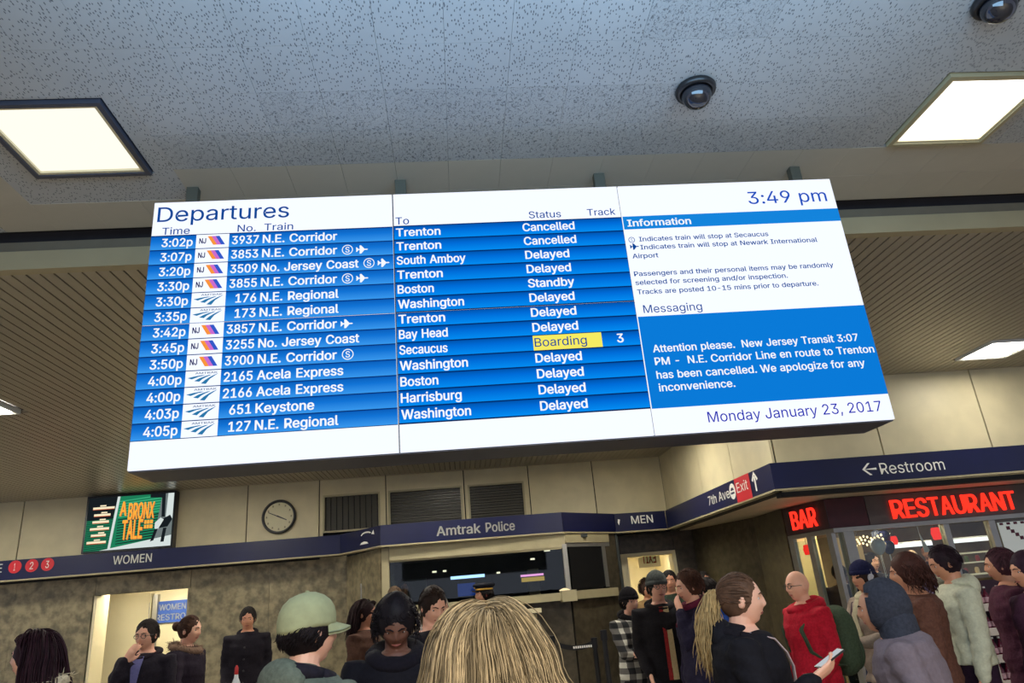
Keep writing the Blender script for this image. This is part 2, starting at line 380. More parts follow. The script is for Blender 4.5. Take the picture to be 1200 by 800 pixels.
for l, w_ in zip(LIGHTS_BACK, ('far left of the left one', 'behind the camera on the left', 'behind the camera on the right', 'far right of the right one')):
    ceiling_light(*l, 4.05, 'square near ceiling light out of the picture, '+w_, lamp_white)
FL = ['square ceiling light in the slatted ceiling at the far left edge', 'square ceiling light in the slats, hidden behind the left of the screen', 'square ceiling light in the slats, hidden behind the right of the screen', 'small bright square light in the slatted ceiling above the restroom sign']
for i, l in enumerate(FARL):
    if i < 4: ceiling_light(*l, 3.83, FL[i], lamp_right if i == 3 else lamp_far, fm='white')
    else: ceiling_light(*l, 3.83, 'square slat ceiling light out of sight, '+['beyond the left edge', 'beyond the right edge', 'hidden left of centre near the wall', 'hidden over the booth', 'beyond the left edge near the wall', 'hidden near the side wall'][i-4], lamp_far, fm='white')

# dome cameras
def dome(x, y, label):
    t = empty('dome_camera', (x, y, 4.048), label=label, cat='security camera')
    MB().lathe((0, 0, 0), [(.002, 0), (.098, 0), (.105, -.012), (.1, -.03), (.085, -.038), (.08, -.03), (.002, -.03)][::-1], 32).build('base_ring', M['black'], t, True)
    MB().lathe((0, 0, -.038), [(.002, -.078), (.03, -.074), (.055, -.058), (.07, -.034), (.076, -.006), (.076, .004)], 32).build('dome', mat('smoked dome', (.015, .015, .02), .06, spec=.9), t, True)
    e = MB(); e.ell((.01, -.02, -.085), (.02, .02, .02)); e.build('lens', M['black'], t, True)
dome(1.335, 2.915, 'black dome security camera hanging from the ceiling above the screen centre')
dome(2.575, 2.36, 'black dome security camera at the top right corner, nearest the bright light')

# ------------------------------------------------------------------ departures video wall
XB, ZB, YB = -1.467, 3.722, 3.3            # top left corner of the screen face
BW, BH = 3.643, 1.382
vw = empty('departures_board', (XB+BW/2, YB+.15, ZB-BH), label='huge departures video wall of six blue and white screens hanging from the ceiling', cat='departures screen')
VP = Vector((XB+BW/2, YB+.15, ZB-BH))
def vparent(o, par=vw): o.parent = par; return o
hb = MB(); hb.box(-BW/2-.002, BW/2+.002, -.13, .145, -.006, BH+.004); hb.build('housing', M['housing'], vw)
hangm = mat('olive grey hanger', lin(84, 82, 70), .5)
for hpx, hpy in ((229.5, 225), (470, 217), (700, 208), (927, 200)):
    d_ = (hpx-600)/FPX*CR-(hpy-400)/FPX*CU+CF; hp = CAM+d_*(4.05-1.65)/d_[2]; bx = hp[0]-VP.x
    MB().box(bx-.032, bx+.032, .215, .262, BH-.35, 4.048-VP.z).box(bx-.032, bx+.032, .147, .214, BH-.35, BH-.28).build('hanger', hangm, vw)
# six screens; flat content on them
white = emis('screen white', lin(236, 242, 254), SCREEN*1.13)
blue1 = lin(16, 112, 205)
def rowmat(name, top, mid, bot):
    m = emis(name, mid, SCREEN); nt = m.node_tree; tc = nt.nodes.new('ShaderNodeTexCoord'); sp = nt.nodes.new('ShaderNodeSeparateXYZ'); r = nt.nodes.new('ShaderNodeValToRGB')
    nt.links.new(tc.outputs['Generated'], sp.inputs[0]); nt.links.new(sp.outputs['Z'], r.inputs[0])
    e = r.color_ramp.elements; e[0].position = 0; e[0].color = (*bot, 1); e[1].position = 1; e[1].color = (*top, 1); k = e.new(.6); k.color = (*mid, 1); k = e.new(.92); k.color = (*[a*.6+b_*.4 for a, b_ in zip(mid, top)], 1)
    nt.links.new(r.outputs[0], [n for n in nt.nodes if n.type == 'EMISSION'][0].inputs[0]); return m
row_a = rowmat('screen row blue', lin(2, 62, 150), lin(18, 116, 214), lin(56, 152, 238))
row_b = rowmat('screen row bright blue', lin(0, 34, 96), lin(0, 108, 216), lin(4, 140, 242))
flatblue = emis('screen blue', lin(10, 122, 216), SCREEN); infoblue = emis('screen info blue', lin(20, 132, 220), SCREEN)
ink = emis('screen ink', lin(10, 70, 150), SCREEN); ink2 = emis('screen dark ink', lin(10, 20, 175), SCREEN); ink3 = emis('screen pale ink', lin(30, 80, 150), SCREEN)
yellow = emis('screen yellow', lin(246, 236, 98), SCREEN); wtext = emis('screen text', lin(246, 250, 255), SCREEN)
navy = emis('screen navy', lin(30, 30, 90), SCREEN)
st_o = emis('stripe orange', lin(250, 150, 60), SCREEN); st_p = emis('stripe purple', lin(205, 110, 205), SCREEN); st_b = emis('stripe blue', lin(50, 90, 200), SCREEN)
ablue = emis('swoosh blue', lin(40, 120, 170), SCREEN); agrey = emis('logo grey', lin(120, 135, 160), SCREEN)
U1, U2, VM = 1.213, 2.4285, 0.684
screens = {}
for ci, (u0, u1) in enumerate(((0, U1), (U1, U2), (U2, BW))):
    for ri, (v0, v1) in enumerate(((0, VM), (VM, BH))):
        so = MB()
        g = .0035
        x0 = u0+(g if ci else 0)-BW/2; x1 = u1-(g if ci < 2 else 0)-BW/2; z1 = BH-v0-(.002 if ri else 0); z0 = BH-v1+(.002 if not ri else 0)
        so.box(x0, x1, -.148, -.131, z0, z1); screens[ci, ri] = so.build('screen', [white], vw)
MB().box(-BW/2, BW/2, -.1315, -.1302, 0, BH).build('bezel_gap', M['bezel'], vw)
YF = -.148                                   # local y of the screen glass
def rect(ci, ri, u0, u1, v0, v1, m, name='row', lift=.0015):
    b = MB(); y = YF-lift; b.add([(u0-BW/2, y, BH-v1), (u1-BW/2, y, BH-v1), (u1-BW/2, y, BH-v0), (u0-BW/2, y, BH-v0)], [(0, 1, 2, 3)]); return b.build(name, m, screens[ci, ri])
def btext(ci, ri, s, u0, u1, v, cap, m, off=0.006, lift=.004):
    w = (u1-u0) if u1 is not None else None
    return text(s, (u0-BW/2, YF, BH-v), (1, 0), w, cap, m, screens[ci, ri], off=off, lift=lift)
def bpoly(ci, ri, polys, m, name='logo', lift=.004):
    b = MB()
    for pts in polys: b.add([(u-BW/2, YF-lift, BH-v) for u, v in pts], [tuple(range(len(pts)))])
    return b.build(name, m, screens[ci, ri])
def plane_pts(u, v, s):   # aeroplane pointing right, centre u,v
    P_ = [(-1, -.12), (-.85, -.12), (-1, -.55), (-.75, -.55), (-.4, -.14), (-.05, -.14), (-.35, -1), (-.08, -1), (.42, -.15), (.85, -.12), (1, 0)]
    P_ = P_+[(x, -y) for x, y in P_[::-1][1:]]
    return [(u+x*s, v+y*s*.8) for x, y in P_]
def plane_polys(u, v, s):
    q = plane_pts(u, v, s); n = 11
    return [[q[i], q[i+1], q[-i-2] if i+2 <= len(q) else q[-1], q[-i-1]] for i in range(0, 0)]+[
        [(u-s, v-.11*s), (u+.85*s, v-.11*s), (u+s, v), (u+.85*s, v+.11*s), (u-s, v+.11*s)],
        [(u-.4*s, v-.1*s), (u-.42*s, v-.78*s), (u-.15*s, v-.78*s), (u+.42*s, v-.1*s)][::1],
        [(u-.4*s, v+.1*s), (u-.42*s, v+.78*s), (u-.15*s, v+.78*s), (u+.42*s, v+.1*s)],
        [(u-.95*s, v-.1*s), (u-1.05*s, v-.42*s), (u-.86*s, v-.42*s), (u-.6*s, v-.1*s)],
        [(u-.95*s, v+.1*s), (u-1.05*s, v+.42*s), (u-.86*s, v+.42*s), (u-.6*s, v+.1*s)]]
def ring(u, v, r0, r1, n=24):
    return [[(u+r0*math.cos(a), v+r0*math.sin(a)), (u+r1*math.cos(a), v+r1*math.sin(a)), (u+r1*math.cos(b), v+r1*math.sin(b)), (u+r0*math.cos(b), v+r0*math.sin(b))]
            for a, b in ((2*math.pi*k/n, 2*math.pi*(k+1)/n) for k in range(n))]
def s_icon(ci, ri, u, v, r, m, off=.012):
    bpoly(ci, ri, ring(u, v, r*.84, r), m, 'icon'); btext(ci, ri, 'S', u-r*.38, u+r*.38, v+r*.56, r*1.12, m, off)
BOLD = .022
btext(0, 0, 'Departures', .022, .68, .115, .085, ink, .004)
btext(0, 0, 'Time', .052, .188, .190, .040, ink); btext(0, 0, 'No.', .424, .515, .189, .039, ink); btext(0, 0, 'Train', .557, .703, .188, .039, ink)
btext(1, 0, 'To', 1.226, 1.296, .184, .042, ink); btext(1, 0, 'Status', 1.928, 2.101, .178, .041, ink); btext(1, 0, 'Track', 2.243, 2.397, .176, .040, ink)
ROWS = [('3:02p', 'n', '3937', 'N.E. Corridor', '', 'Trenton', 'Cancelled'), ('3:07p', 'n', '3853', 'N.E. Corridor', 'sp', 'Trenton', 'Cancelled'),
        ('3:20p', 'n', '3509', 'No. Jersey Coast', 'SP', 'South Amboy', 'Delayed'), ('3:30p', 'n', '3855', 'N.E. Corridor', 'sp', 'Trenton', 'Delayed'),
        ('3:30p', 'a', '176', 'N.E. Regional', '', 'Boston', 'Standby'), ('3:35p', 'a', '173', 'N.E. Regional', '', 'Washington', 'Delayed'),
        ('3:42p', 'n', '3857', 'N.E. Corridor', 'p', 'Trenton', 'Delayed'), ('3:45p', 'n', '3255', 'No. Jersey Coast', '', 'Bay Head', 'Delayed'),
        ('3:50p', 'n', '3900', 'N.E. Corridor', 's', 'Secaucus', 'Boarding'), ('4:00p', 'a', '2165', 'Acela Express', '', 'Washington', 'Delayed'),
        ('4:00p', 'a', '2166', 'Acela Express', '', 'Boston', 'Delayed'), ('4:03p', 'a', '651', 'Keystone', '', 'Harrisburg', 'Delayed'), ('4:05p', 'a', '127', 'N.E. Regional', '', 'Washington', 'Delayed')]
WD = {'Trenton': .231, 'South Amboy': .352, 'Boston': .182, 'Washington': .33, 'Bay Head': .24, 'Secaucus': .235, 'Harrisburg': .29,
      'Cancelled': .278, 'Delayed': .232, 'Standby': .24, 'Boarding': .262, 'N.E. Corridor': .374, 'No. Jersey Coast': .482, 'N.E. Regional': .382, 'Acela Express': .405, 'Keystone': .27}
v0 = .197; ph = (1.252-v0)/13
TH = {}
def amtrak_logo(ri, u, v, w, h):
    q = [[(.06, .43), (.28, .34), (.46, .29), (.57, .31), (.38, .38), (.19, .52)], [(.26, .63), (.40, .47), (.56, .36), (.66, .30), (.74, .30), (.60, .41), (.49, .53), (.40, .69)],
         [(.45, .80), (.56, .60), (.70, .42), (.80, .32), (.93, .22), (.83, .36), (.70, .54), (.59, .84)]]
    polys = [[(u-.0095+w*1.12*x, v+h*y) for x, y in P_][::-1] for P_ in q]
    bpoly(0, ri, polys, ablue, 'logo')
    btext(0, ri, 'AMTRAK', u+w*.24, u+w*.95, v+h*.22, h*.12, agrey, .02)
gapm = emis('screen row gap', lin(8, 34, 84), SCREEN)
for ri_, va_, vb_ in ((0, v0-.004, VM-.002), (1, VM+.002, 1.2515)):
    rect(0, ri_, .0, U1-.0035, va_, vb_, gapm, 'row_gap', .0008); rect(1, ri_, U1+.0035, U2-.0035, va_-(.003 if ri_ == 0 else 0), vb_, gapm, 'row_gap', .0008)
for r, (tm, lg, num, tr, ic, to, stt) in enumerate(ROWS):
    va = v0+r*ph; vb = va+ph-.0035; ri = 0 if r < 6 else 1; base = va+.0625; cap = .0455
    rect(0, ri, .0, U1-.0035, va, vb, row_a); rect(1, ri, U1+.0035, U2-.0035, va-.004 if r != 6 else va-.001, vb-.004, row_b)
    btext(0, ri, tm, .055, .207, base, cap, wtext, BOLD)
    rect(0, ri, .2225, .385, va+.001, vb, white, 'logo_tile', .003)
    if lg == 'n':
        u = .236; h0 = va+.024; h1 = va+.058
        btext(0, ri, 'NJ', .2225+.016, .2225+.05, va+.052, .029, navy, .03, lift=.005)
        for k, mm in enumerate((st_o, st_p, st_b)):
            a = .2225+.056+k*.0195
            bpoly(0, ri, [[(a+.030, va+.062), (a+.0495, va+.062), (a+.0195, va+.012), (a, va+.012)]], mm, 'logo_stripe', lift=.005)
    else: amtrak_logo(ri, .232, va, .145, ph)
    dw = .1335*len(num)/4; btext(0, ri, num, .533-dw, .533, base, cap, wtext, BOLD)
    e = .552+WD[tr]; btext(0, ri, tr, .552, e, base, cap, wtext, BOLD)
    uu = e+.052
    if 's' in ic.lower(): s_icon(0, ri, uu, base-.022, .028, wtext); uu += .078
    if 'p' in ic.lower(): bpoly(0, ri, plane_polys(uu-.004, base-.02, .03), wtext, 'icon')
    b2 = base-.006
    btext(1, ri, to, 1.226, 1.226+WD[to], b2, cap, wtext, BOLD)
    if stt == 'Boarding':
        rect(1, ri, 1.885, 2.232, va-.003, vb-.003, yellow, 'highlight', .003); btext(1, ri, stt, 1.892, 1.892+WD[stt], b2, cap, ink, .004, lift=.006); btext(1, ri, '3', 2.308, 2.342, b2, cap, wtext, BOLD)
    else: btext(1, ri, stt, 1.888, 1.888+WD[stt], b2, cap, wtext, BOLD)
btext(2, 0, '3:49 pm', 3.145, 3.595, .143, .076, ink2 if False else emis('clock ink', lin(28, 80, 190), SCREEN), .004)
rect(2, 0, U2+.0035, BW, .189, .2675, infoblue); btext(2, 0, 'Information', 2.452, 2.802, .251, .040, wtext, BOLD)
bpoly(2, 0, ring(2.462, .332, .014, .0175, 16), ink3, 'icon'); btext(2, 0, 'S', 2.457, 2.467, .34, .017, ink3, .0)
bpoly(2, 0, plane_polys(2.472, .372, .024), ink, 'icon')
for s, u, e, v in (('Indicates train will stop at Secaucus', 2.502, 3.214, .343), ('Indicates train will stop at Newark International', 2.502, 3.479, .391), ('Airport', 2.452, 2.592, .441),
                   ('Passengers and their personal items may be randomly', 2.446, 3.532, .544), ('selected for screening and/or inspection.', 2.446, 3.267, .594), ('Tracks are posted 10-15 mins prior to departure.', 2.448, 3.423, .647)):
    btext(2, 0, s, u, e, v, .0265, ink3, .016)
btext(2, 1, 'Messaging', 2.466, 2.774, .752, .043, ink, .003)
rect(2, 1, U2+.0035, BW, .77, 1.2535, flatblue)
for s, u, e, v in (('Attention please.  New Jersey Transit 3:07', 2.482, 3.562, .966), ('PM -  N.E. Corridor Line en route to Trenton', 2.482, 3.63, 1.033), ('has been cancelled. We apologize for any', 2.48, 3.562, 1.1035), ('inconvenience.', 2.482, 2.868, 1.169)):
    btext(2, 1, s, u, e, v, .0385, wtext, .017)
btext(2, 1, 'Monday January 23, 2017', 2.70, 3.588, 1.339, .052, ink2, .001)

# ------------------------------------------------------------------ upper walls (beige panels)
def panelled(name, x0, xs, y, z0, z1):
    w = MB().box(xs[0]-.01, xs[-1]+.01, y+.025, y+.15, 0 if False else z0-.05, z1).build(name, M['joint']); tag(w, kind='structure')
    for a, b_ in zip(xs[:-1], xs[1:]):
        MB().box(a+.009, b_-.009, y, y+.025, z0, z1-.004).build('panel', M['panel'], w)
    return w
# back wall, with three dark shaded windows over the booth
XS = [-10.6, -9.42, -8.24, -7.06, -5.9, -4.68, -3.49, -2.31]
wb = panelled('wall_back', 0, XS, 12.35, 2.6, 3.868)
w2 = MB().box(-2.33, 3.8, 12.45, 12.55, 2.55, 3.868).build('wall_back', M['joint']); tag(w2, kind='structure')
WX = [(-2.31, -1.2, -2.22, -1.33), (-1.2, .13, -1.13, .06), (.13, 1.25, .22, 1.13)]
blind_m = mat('dark olive blind', lin(56, 53, 42), .5)
for i, (a, b_, wa, wb_) in enumerate(WX):
    p = MB(); p.box(a+.009, b_-.009, 12.35, 12.375, 3.58, 3.864); p.box(a+.009, wa-.03, 12.35, 12.375, 2.9, 3.58); p.box(wb_+.03, b_-.009, 12.35, 12.375, 2.9, 3.58); p.build('panel', M['panel'], w2)
    t = MB(); t.box(wa-.03, wb_+.03, 12.33, 12.40, 3.55, 3.58); t.box(wa-.03, wb_+.03, 12.33, 12.40, 2.93 if i else 2.96, 2.99); t.box(wa-.03, wa, 12.33, 12.40, 2.99, 3.55); t.box(wb_, wb_+.03, 12.33, 12.40, 2.99, 3.55)
    wn = MB().box(wa, wb_, 12.40, 12.41, 2.96, 3.56).build('window_%d' % (i+1), mat('dark shaded pane', lin(26, 26, 22), .25, var=.15, scale=3)); tag(wn, kind='structure')
    t.build('window_frame', M['beigetrim'], wn)
    n = 9 if i == 0 else 12
    for k in range(n):
        z = 3.0+k*.55/n; s_ = MB()
        if i == 0: xx = wa+.01+k*(wb_-wa-.02)/n; s_.box(xx, xx+.08, 12.385, 12.389, 2.99, 3.55)
        else: s_.box(wa+.004, wb_-.004, 12.38, 12.39, z, z+.034)
        s_.build('blind_slat', blind_m, wn)
for a, b_ in ((1.25, 2.38), (2.38, 3.605)):
    MB().box(a+.009, b_-.009, 12.35, 12.375, 2.6, 3.864).build('panel', M['panel'], w2)
# side return wall at x = 3.6 and front wall at y = 7.87
ws = MB().box(3.63, 3.75, 7.9, 12.44, 2.55, 3.868).build('wall_side', M['joint']); tag(ws, kind='structure')
YS = [12.352, 11.6, 10.35, 9.1, 7.9]
for a, b_ in zip(YS[1:], YS[:-1]): MB().box(3.6, 3.63, a+.006, b_-.006, 2.6, 3.864).build('panel', M['panel'], ws)
MB().box(3.6, 3.63, 7.872, 7.905, 2.6, 3.864).build('corner_post', M['panel'], ws)
wr = panelled('wall_right', 0, [3.64, 4.94, 6.28, 7.62, 8.96, 10.3], 7.87, 2.55, 3.868)

# ------------------------------------------------------------------ navy sign band
BZ0, BZ1 = 2.58, 2.87
def band(p, q, label, t=.12, z0=BZ0, z1=BZ1):
    o = empty('sign_band', ((p[0]+q[0])/2, (p[1]+q[1])/2, z0), label=label, cat='sign')
    b = MB(); b.seg(p, q, z0, z1, t); b.T(lambda v: v-np.array([(p[0]+q[0])/2, (p[1]+q[1])/2, z0])); b.build('band', M['band'], o)
    e = MB(); e.seg(p, q, z0-.022, z0-.001, t*.98); e.T(lambda v: v-np.array([(p[0]+q[0])/2, (p[1]+q[1])/2, z0])); e.build('edge_trim', M['beigetrim'], o)
    o['_o'] = 0; del o['_o']; return o
def bandtext(o, s, p, q, x, w, z, cap, m=None, along='x', off=.01, lift=.004):
    d = np.array(q)-np.array(p); L_ = np.linalg.norm(d); d = d/L_
    if along == 'x': t_ = (x-p[0])/d[0]
    elif along == 'y': t_ = (x-p[1])/d[1]
    else: t_ = x
    pt = np.array(p)+d*t_; return text(s, (pt[0]-o.location.x, pt[1]-o.location.y, z-o.location.z), tuple(d), w, cap, m or M['signwhite'], o, off=off, lift=lift)
A0, A1 = (-10.6, 11.9), (-1.9, 11.9)
s1 = band(A0, A1, 'long navy sign band reading WOMEN with red circled numbers, under the clock')
bandtext(s1, 'WOMEN', A0, A1, -5.36, .58, 2.685, .125)
bandtext(s1, 'E', A0, A1, -7.06, .075, 2.70, .125)
for i, (cx, n_) in enumerate(((-6.80, '1'), (-6.555, '2'), (-6.325, '3'))):
    d = MB(); k = 24; d.rings([[(cx-s1.location.x+.095*math.cos(2*math.pi*j/k), y_, 2.765-BZ0+.095*math.sin(2*math.pi*j/k)) for j in range(k)] for y_ in (-.008, -.001)]); d.build('number_disc', M['signred'], s1)
    text(n_, (cx-s1.location.x-(.012 if n_ == '1' else .026), -.009, 2.712-BZ0), (1, 0), .022 if n_ == '1' else .052, .105, M['signwhite'], s1, off=.012)
B0, B1 = (-1.898, 11.898), (-1.162, 11.002)
s2 = band(B0, B1, 'short angled navy band with a curved arrow symbol, left of the police sign')
def band_shape(o, polys, p, q, m, name='symbol', lift=.004):
    d = np.array(q)-np.array(p); d = d/np.linalg.norm(d); n = np.array([d[1], -d[0]]); mb = MB()
    for pts in polys: mb.add([(p[0]+d[0]*s_+n[0]*lift-o.location.x, p[1]+d[1]*s_+n[1]*lift-o.location.y, z-o.location.z) for s_, z in pts], [tuple(range(len(pts)))])
    return mb.build(name, m, o)
arc = []
for k in range(10):
    a, b_ = math.pi*(1-k/10*.85), math.pi*(1-(k+1)/10*.85)
    arc.append([(.78+.15*math.cos(a), 2.775+.05*math.sin(a)), (.78+.15*math.cos(b_), 2.775+.05*math.sin(b_)), (.78+.12*math.cos(b_), 2.775+.03*math.sin(b_)), (.78+.12*math.cos(a), 2.775+.03*math.sin(a))][::-1])
arc += [[(.92, 2.775), (1.0, 2.76), (.98, 2.83)], [(.6, 2.645), (.84, 2.645), (.8, 2.672), (.72, 2.685), (.64, 2.672)]]
band_shape(s2, arc, B0, B1, M['signwhite'])
C0, C1 = (-1.16, 11.0), (1.58, 11.1)
s3 = band(C0, C1, 'navy sign band reading Amtrak Police over the booth window')
grey_l = mat('grey lettering', lin(178, 176, 164), .5, emit=(1, 1, .9), es=.06)
bandtext(s3, 'Amtrak', C0, C1, -.335, .665, 2.655, .135, grey_l, off=.02); bandtext(s3, 'Police', C0, C1, .405, .445, 2.657, .135, grey_l, off=.02)
D0, D1 = (1.583, 11.102), (2.578, 11.93)
s4 = band(D0, D1, 'plain navy band angled back between the police sign and MEN sign')
E0, E1 = (2.582, 11.935), (3.47, 12.05)
s5 = band(E0, E1, 'short navy sign band reading MEN above the bright doorway')
bandtext(s5, 'MEN', E0, E1, 2.86, .385, 2.69, .125); band_shape(s5, [[(.04, 2.72), (.06, 2.68), (.085, 2.77), (.05, 2.78)]], E0, E1, M['signwhite'])
F0, F1 = (3.48, 12.05), (3.53, 7.80)
s6 = band(F0, F1, 'navy band on the side wall reading 7th Ave Exit with an arrow')
bandtext(s6, '7th Ave', F0, F1, 9.93, .82, 2.675, .12, along='y', lift=.004)
r_ = [(F0[1]-y_, z) for y_, z in ((8.9, 2.575), (8.42, 2.575), (8.42, 2.87), (8.9, 2.87))]
band_shape(s6, [r_], F0, F1, M['signred'], 'red_field', .003)
bandtext(s6, 'Exit', F0, F1, 8.85, .36, 2.69, .12, along='y', lift=.006)
cc = F0[1]-9.0
band_shape(s6, ring(cc, 2.735, .0, .10, 20), F0, F1, M['signwhite'], 'round_symbol')
band_shape(s6, [[(cc-.06, 2.70), (cc+.06, 2.70), (cc+.06, 2.725), (cc-.06, 2.725)], [(cc-.06, 2.745), (cc+.06, 2.745), (cc+.03, 2.78), (cc-.03, 2.78)]], F0, F1, M['band'], 'train_symbol', .006)
ca = F0[1]-8.27
band_shape(s6, [[(ca-.02, 2.63), (ca+.02, 2.63), (ca+.02, 2.80), (ca-.02, 2.80)], [(ca-.09, 2.765), (ca-.055, 2.745), (ca, 2.82), (ca+.055, 2.745), (ca+.09, 2.765), (ca, 2.86)]], F0, F1, M['signwhite'], 'arrow')
G0, G1 = (3.535, 7.80), (10.3, 7.80)
s7 = band(G0, G1, 'navy sign band reading Restroom with a left arrow above the restaurant')
bandtext(s7, 'Restroom', G0, G1, 4.80, .775, 2.655, .125, off=.0)
aa = 4.59-G0[0]
band_shape(s7, [[(aa, 2.722), (aa+.17, 2.71), (aa+.17, 2.734)], [(aa, 2.722), (aa+.075, 2.655), (aa+.105, 2.655), (aa+.03, 2.722)][::1], [(aa, 2.722), (aa+.03, 2.722), (aa+.105, 2.79), (aa+.075, 2.79)]], G0, G1, M['signwhite'], 'arrow')

# soffit under the band on the right and at the booth
so = MB(); so.poly([(3.64, 7.93), (10.3, 7.93), (10.3, 9.31), (5.2, 9.31), (5.2, 13.1), (2.3, 13.1), (2.3, 12.06), (2.6, 12.06), (3.6, 12.17)], 2.585, 2.63)
so = so.build('trim_2', M['soffit']); tag(so, kind='structure')
so = MB().box(-10.6, -1.9, 12.0, 12.36, 2.585, 2.63).build('trim_3', M['soffit']); tag(so, kind='structure')

# clock
ck = empty('wall_clock', (-2.96, 12.348, 3.28), label='round wall clock with black rim on the beige panel', cat='clock')
def ydisc(r, y0, y1, n=40, c=(0, 0)): return MB().rings([[(c[0]+r*math.cos(2*math.pi*k/n), y, c[1]+r*math.sin(2*math.pi*k/n)) for k in range(n)] for y in (y1, y0)])
rm = MB(); n = 40
R_ = [[(r*math.cos(2*math.pi*k/n), y, r*math.sin(2*math.pi*k/n)) for k in range(n)] for r, y in ((.235, -.002), (.275, -.002), (.278, -.05), (.262, -.07), (.242, -.06), (.235, -.03), (.235, -.002))]
rm.rings(R_, False); rm.build('rim', M['black'], ck, True)
ydisc(.24, -.03, -.005).build('face', mat('cream clock face', lin(214, 206, 168), .5, var=.02), ck)
hd = MB()
def hand(ang, L_, w, tail):
    a = math.radians(ang); d = np.array([math.sin(a), math.cos(a)]); n_ = np.array([d[1], -d[0]])
    pts = [(-tail*d+n_*w), (L_*d+n_*w*.6), (L_*d-n_*w*.6), (-tail*d-n_*w)]
    m_ = MB(); m_.add([(p[0], y, p[1]) for y in (-.042, -.036) for p in pts], [(0, 1, 2, 3), (7, 6, 5, 4), (0, 4, 5, 1), (1, 5, 6, 2), (2, 6, 7, 3), (3, 7, 4, 0)]); return m_
hand(115, .14, .012, .03).build('hour_hand', M['black'], ck); hand(294, .19, .009, .04).build('minute_hand', M['black'], ck)
tk = MB()
for k in range(12):
    a = k*math.pi/6; r = .2; x, z = r*math.sin(a), r*math.cos(a); w = .011
    tk.box(x-w, x+w, -.033, -.0305, z-w*1.4, z+w*1.4)
tk.build('hour_mark', mat('faded marks', lin(150, 142, 110), .6), ck)

# lit advertising screen
ad = empty('advertising_screen', (-5.3, 12.30, 2.91), label='lit advertising screen with orange title on green shutters, left of the clock', cat='screen')
MB().box(-.70, .70, -.10, .045, 0, .90).build('case', M['black'], ad)
pg = emis('poster green', lin(28, 120, 84), 1.1); pk = emis('poster dark', lin(24, 30, 34), 1.0); pw = emis('poster pale', lin(205, 215, 212), 1.1)
po = emis('poster orange', lin(245, 165, 60), 1.15); pcol = emis('poster grey', lin(110, 120, 120), 1.0); pgl = emis('poster light green', lin(60, 170, 120), 1.1); pcr = emis('poster cream', lin(240, 225, 190), 1.1); pr_ = emis('poster rust', lin(200, 90, 50), 1.0)
def aq(x0, x1, z0, z1, m, name, y=-.102, sk=0): return MB().add([(x0, y, z0), (x1, y, z0), (x1+sk, y, z1), (x0+sk, y, z1)], [(0, 1, 2, 3)]).build(name, m, ad)
FX = lambda x: -.67+1.34*x
FZ = lambda y: .87-.84*y
def ap(pts, m, name, lift): return MB().add([(FX(x), -.101-lift, FZ(y)) for x, y in pts], [tuple(range(len(pts)))[::-1]]).build(name, m, ad)
aq(-.67, .67, .03, .87, pg, 'picture'); ap([(0, 0), (.34, 0), (.30, .42), (0, .42)], pk, 'picture_shade', .0015)
for k in range(20):
    y = .36+k*.033; ap([(.0, y+.03), (.31-.02*k/20, y), (.31-.02*k/20, y+.013), (.0, y+.043)], pk, 'shutter_line', .002)
for k in range(17):
    y = .04+k*.05; ap([(.36, y+.05), (.86, y-.02), (.86, y), (.36, y+.066)], pk if k > 6 else pgl, 'shutter_line', .002)
ap([(.335, 0), (.365, 0), (.305, .98), (.275, .98)], pw, 'edge_strip', .003)
ap([(.18, 1.0), (.84, .84), (1.0, .80), (1.0, 1.0)], pw, 'picture_pale', .0035)
ap([(.86, 0), (1.0, 0), (1.0, .9), (.80, .9)], pcol, 'picture_grey', .003); ap([(.93, 0), (1.0, 0), (1.0, .5), (.92, .45)], pw, 'picture_patch', .004)
ap([(.72, 0), (.9, 0), (.91, .45), (.87, .45), (.86, .08), (.72, .06)], pk, 'picture_patch', .0045); ap([(.80, .55), (.86, .46), (.9, .5), (.84, .68), (.8, .66)], pw, 'picture_patch', .005)
ap([(.87, .5), (.97, .42), (1.0, .5), (.95, .64), (.84, .66)], pk, 'picture_patch', .0048); ap([(.80, .68), (.84, .66), (.80, .88), (.76, .9)], pk, 'picture_patch', .0052); ap([(.90, .66), (.94, .66), (.92, .92), (.88, .92)], pk, 'picture_patch', .0052)
def ttl(w, fx0, fx1, fy0, fy1):
    for dx, mm, lf in ((.008, pr_, .006), (0, po, .008)): text(w, (FX(fx0)+dx, -.101, FZ(fy1)-dx), (1, 0), (fx1-fx0)*1.34, (fy1-fy0)*.84, mm, ad, off=.03, lift=lf)
ttl('A', .375, .455, .11, .37); ttl('BRONX', .475, .78, .15, .45); ttl('TALE', .42, .66, .47, .82)
for k, (x0, x1) in enumerate(((.675, .70), (.705, .735), (.74, .775))): ap([(x0, .49), (x1, .49), (x1, .56), (x0, .56)], po, 'small_title', .006); ap([(x0, .58), (x1, .58), (x1, .65), (x0, .65)], po, 'small_title', .006)
for k, (x0, x1, y) in enumerate(((.06, .31, .19), (.08, .27, .32), (.07, .26, .45), (.05, .27, .58), (.07, .24, .70), (.03, .25, .83))):
    ap([(x0+.08, y-.045), (x0+.15, y-.045), (x0+.15, y-.02), (x0+.08, y-.02)], pcr, 'credit_line', .005); ap([(x0, y-.01), (x1, y-.01), (x1, y+.03), (x0, y+.03)], pcr, 'credit_line', .005); ap([(x0, y+.03), (x1, y+.03), (x1, y+.042), (x0, y+.042)], pr_, 'credit_line', .005)

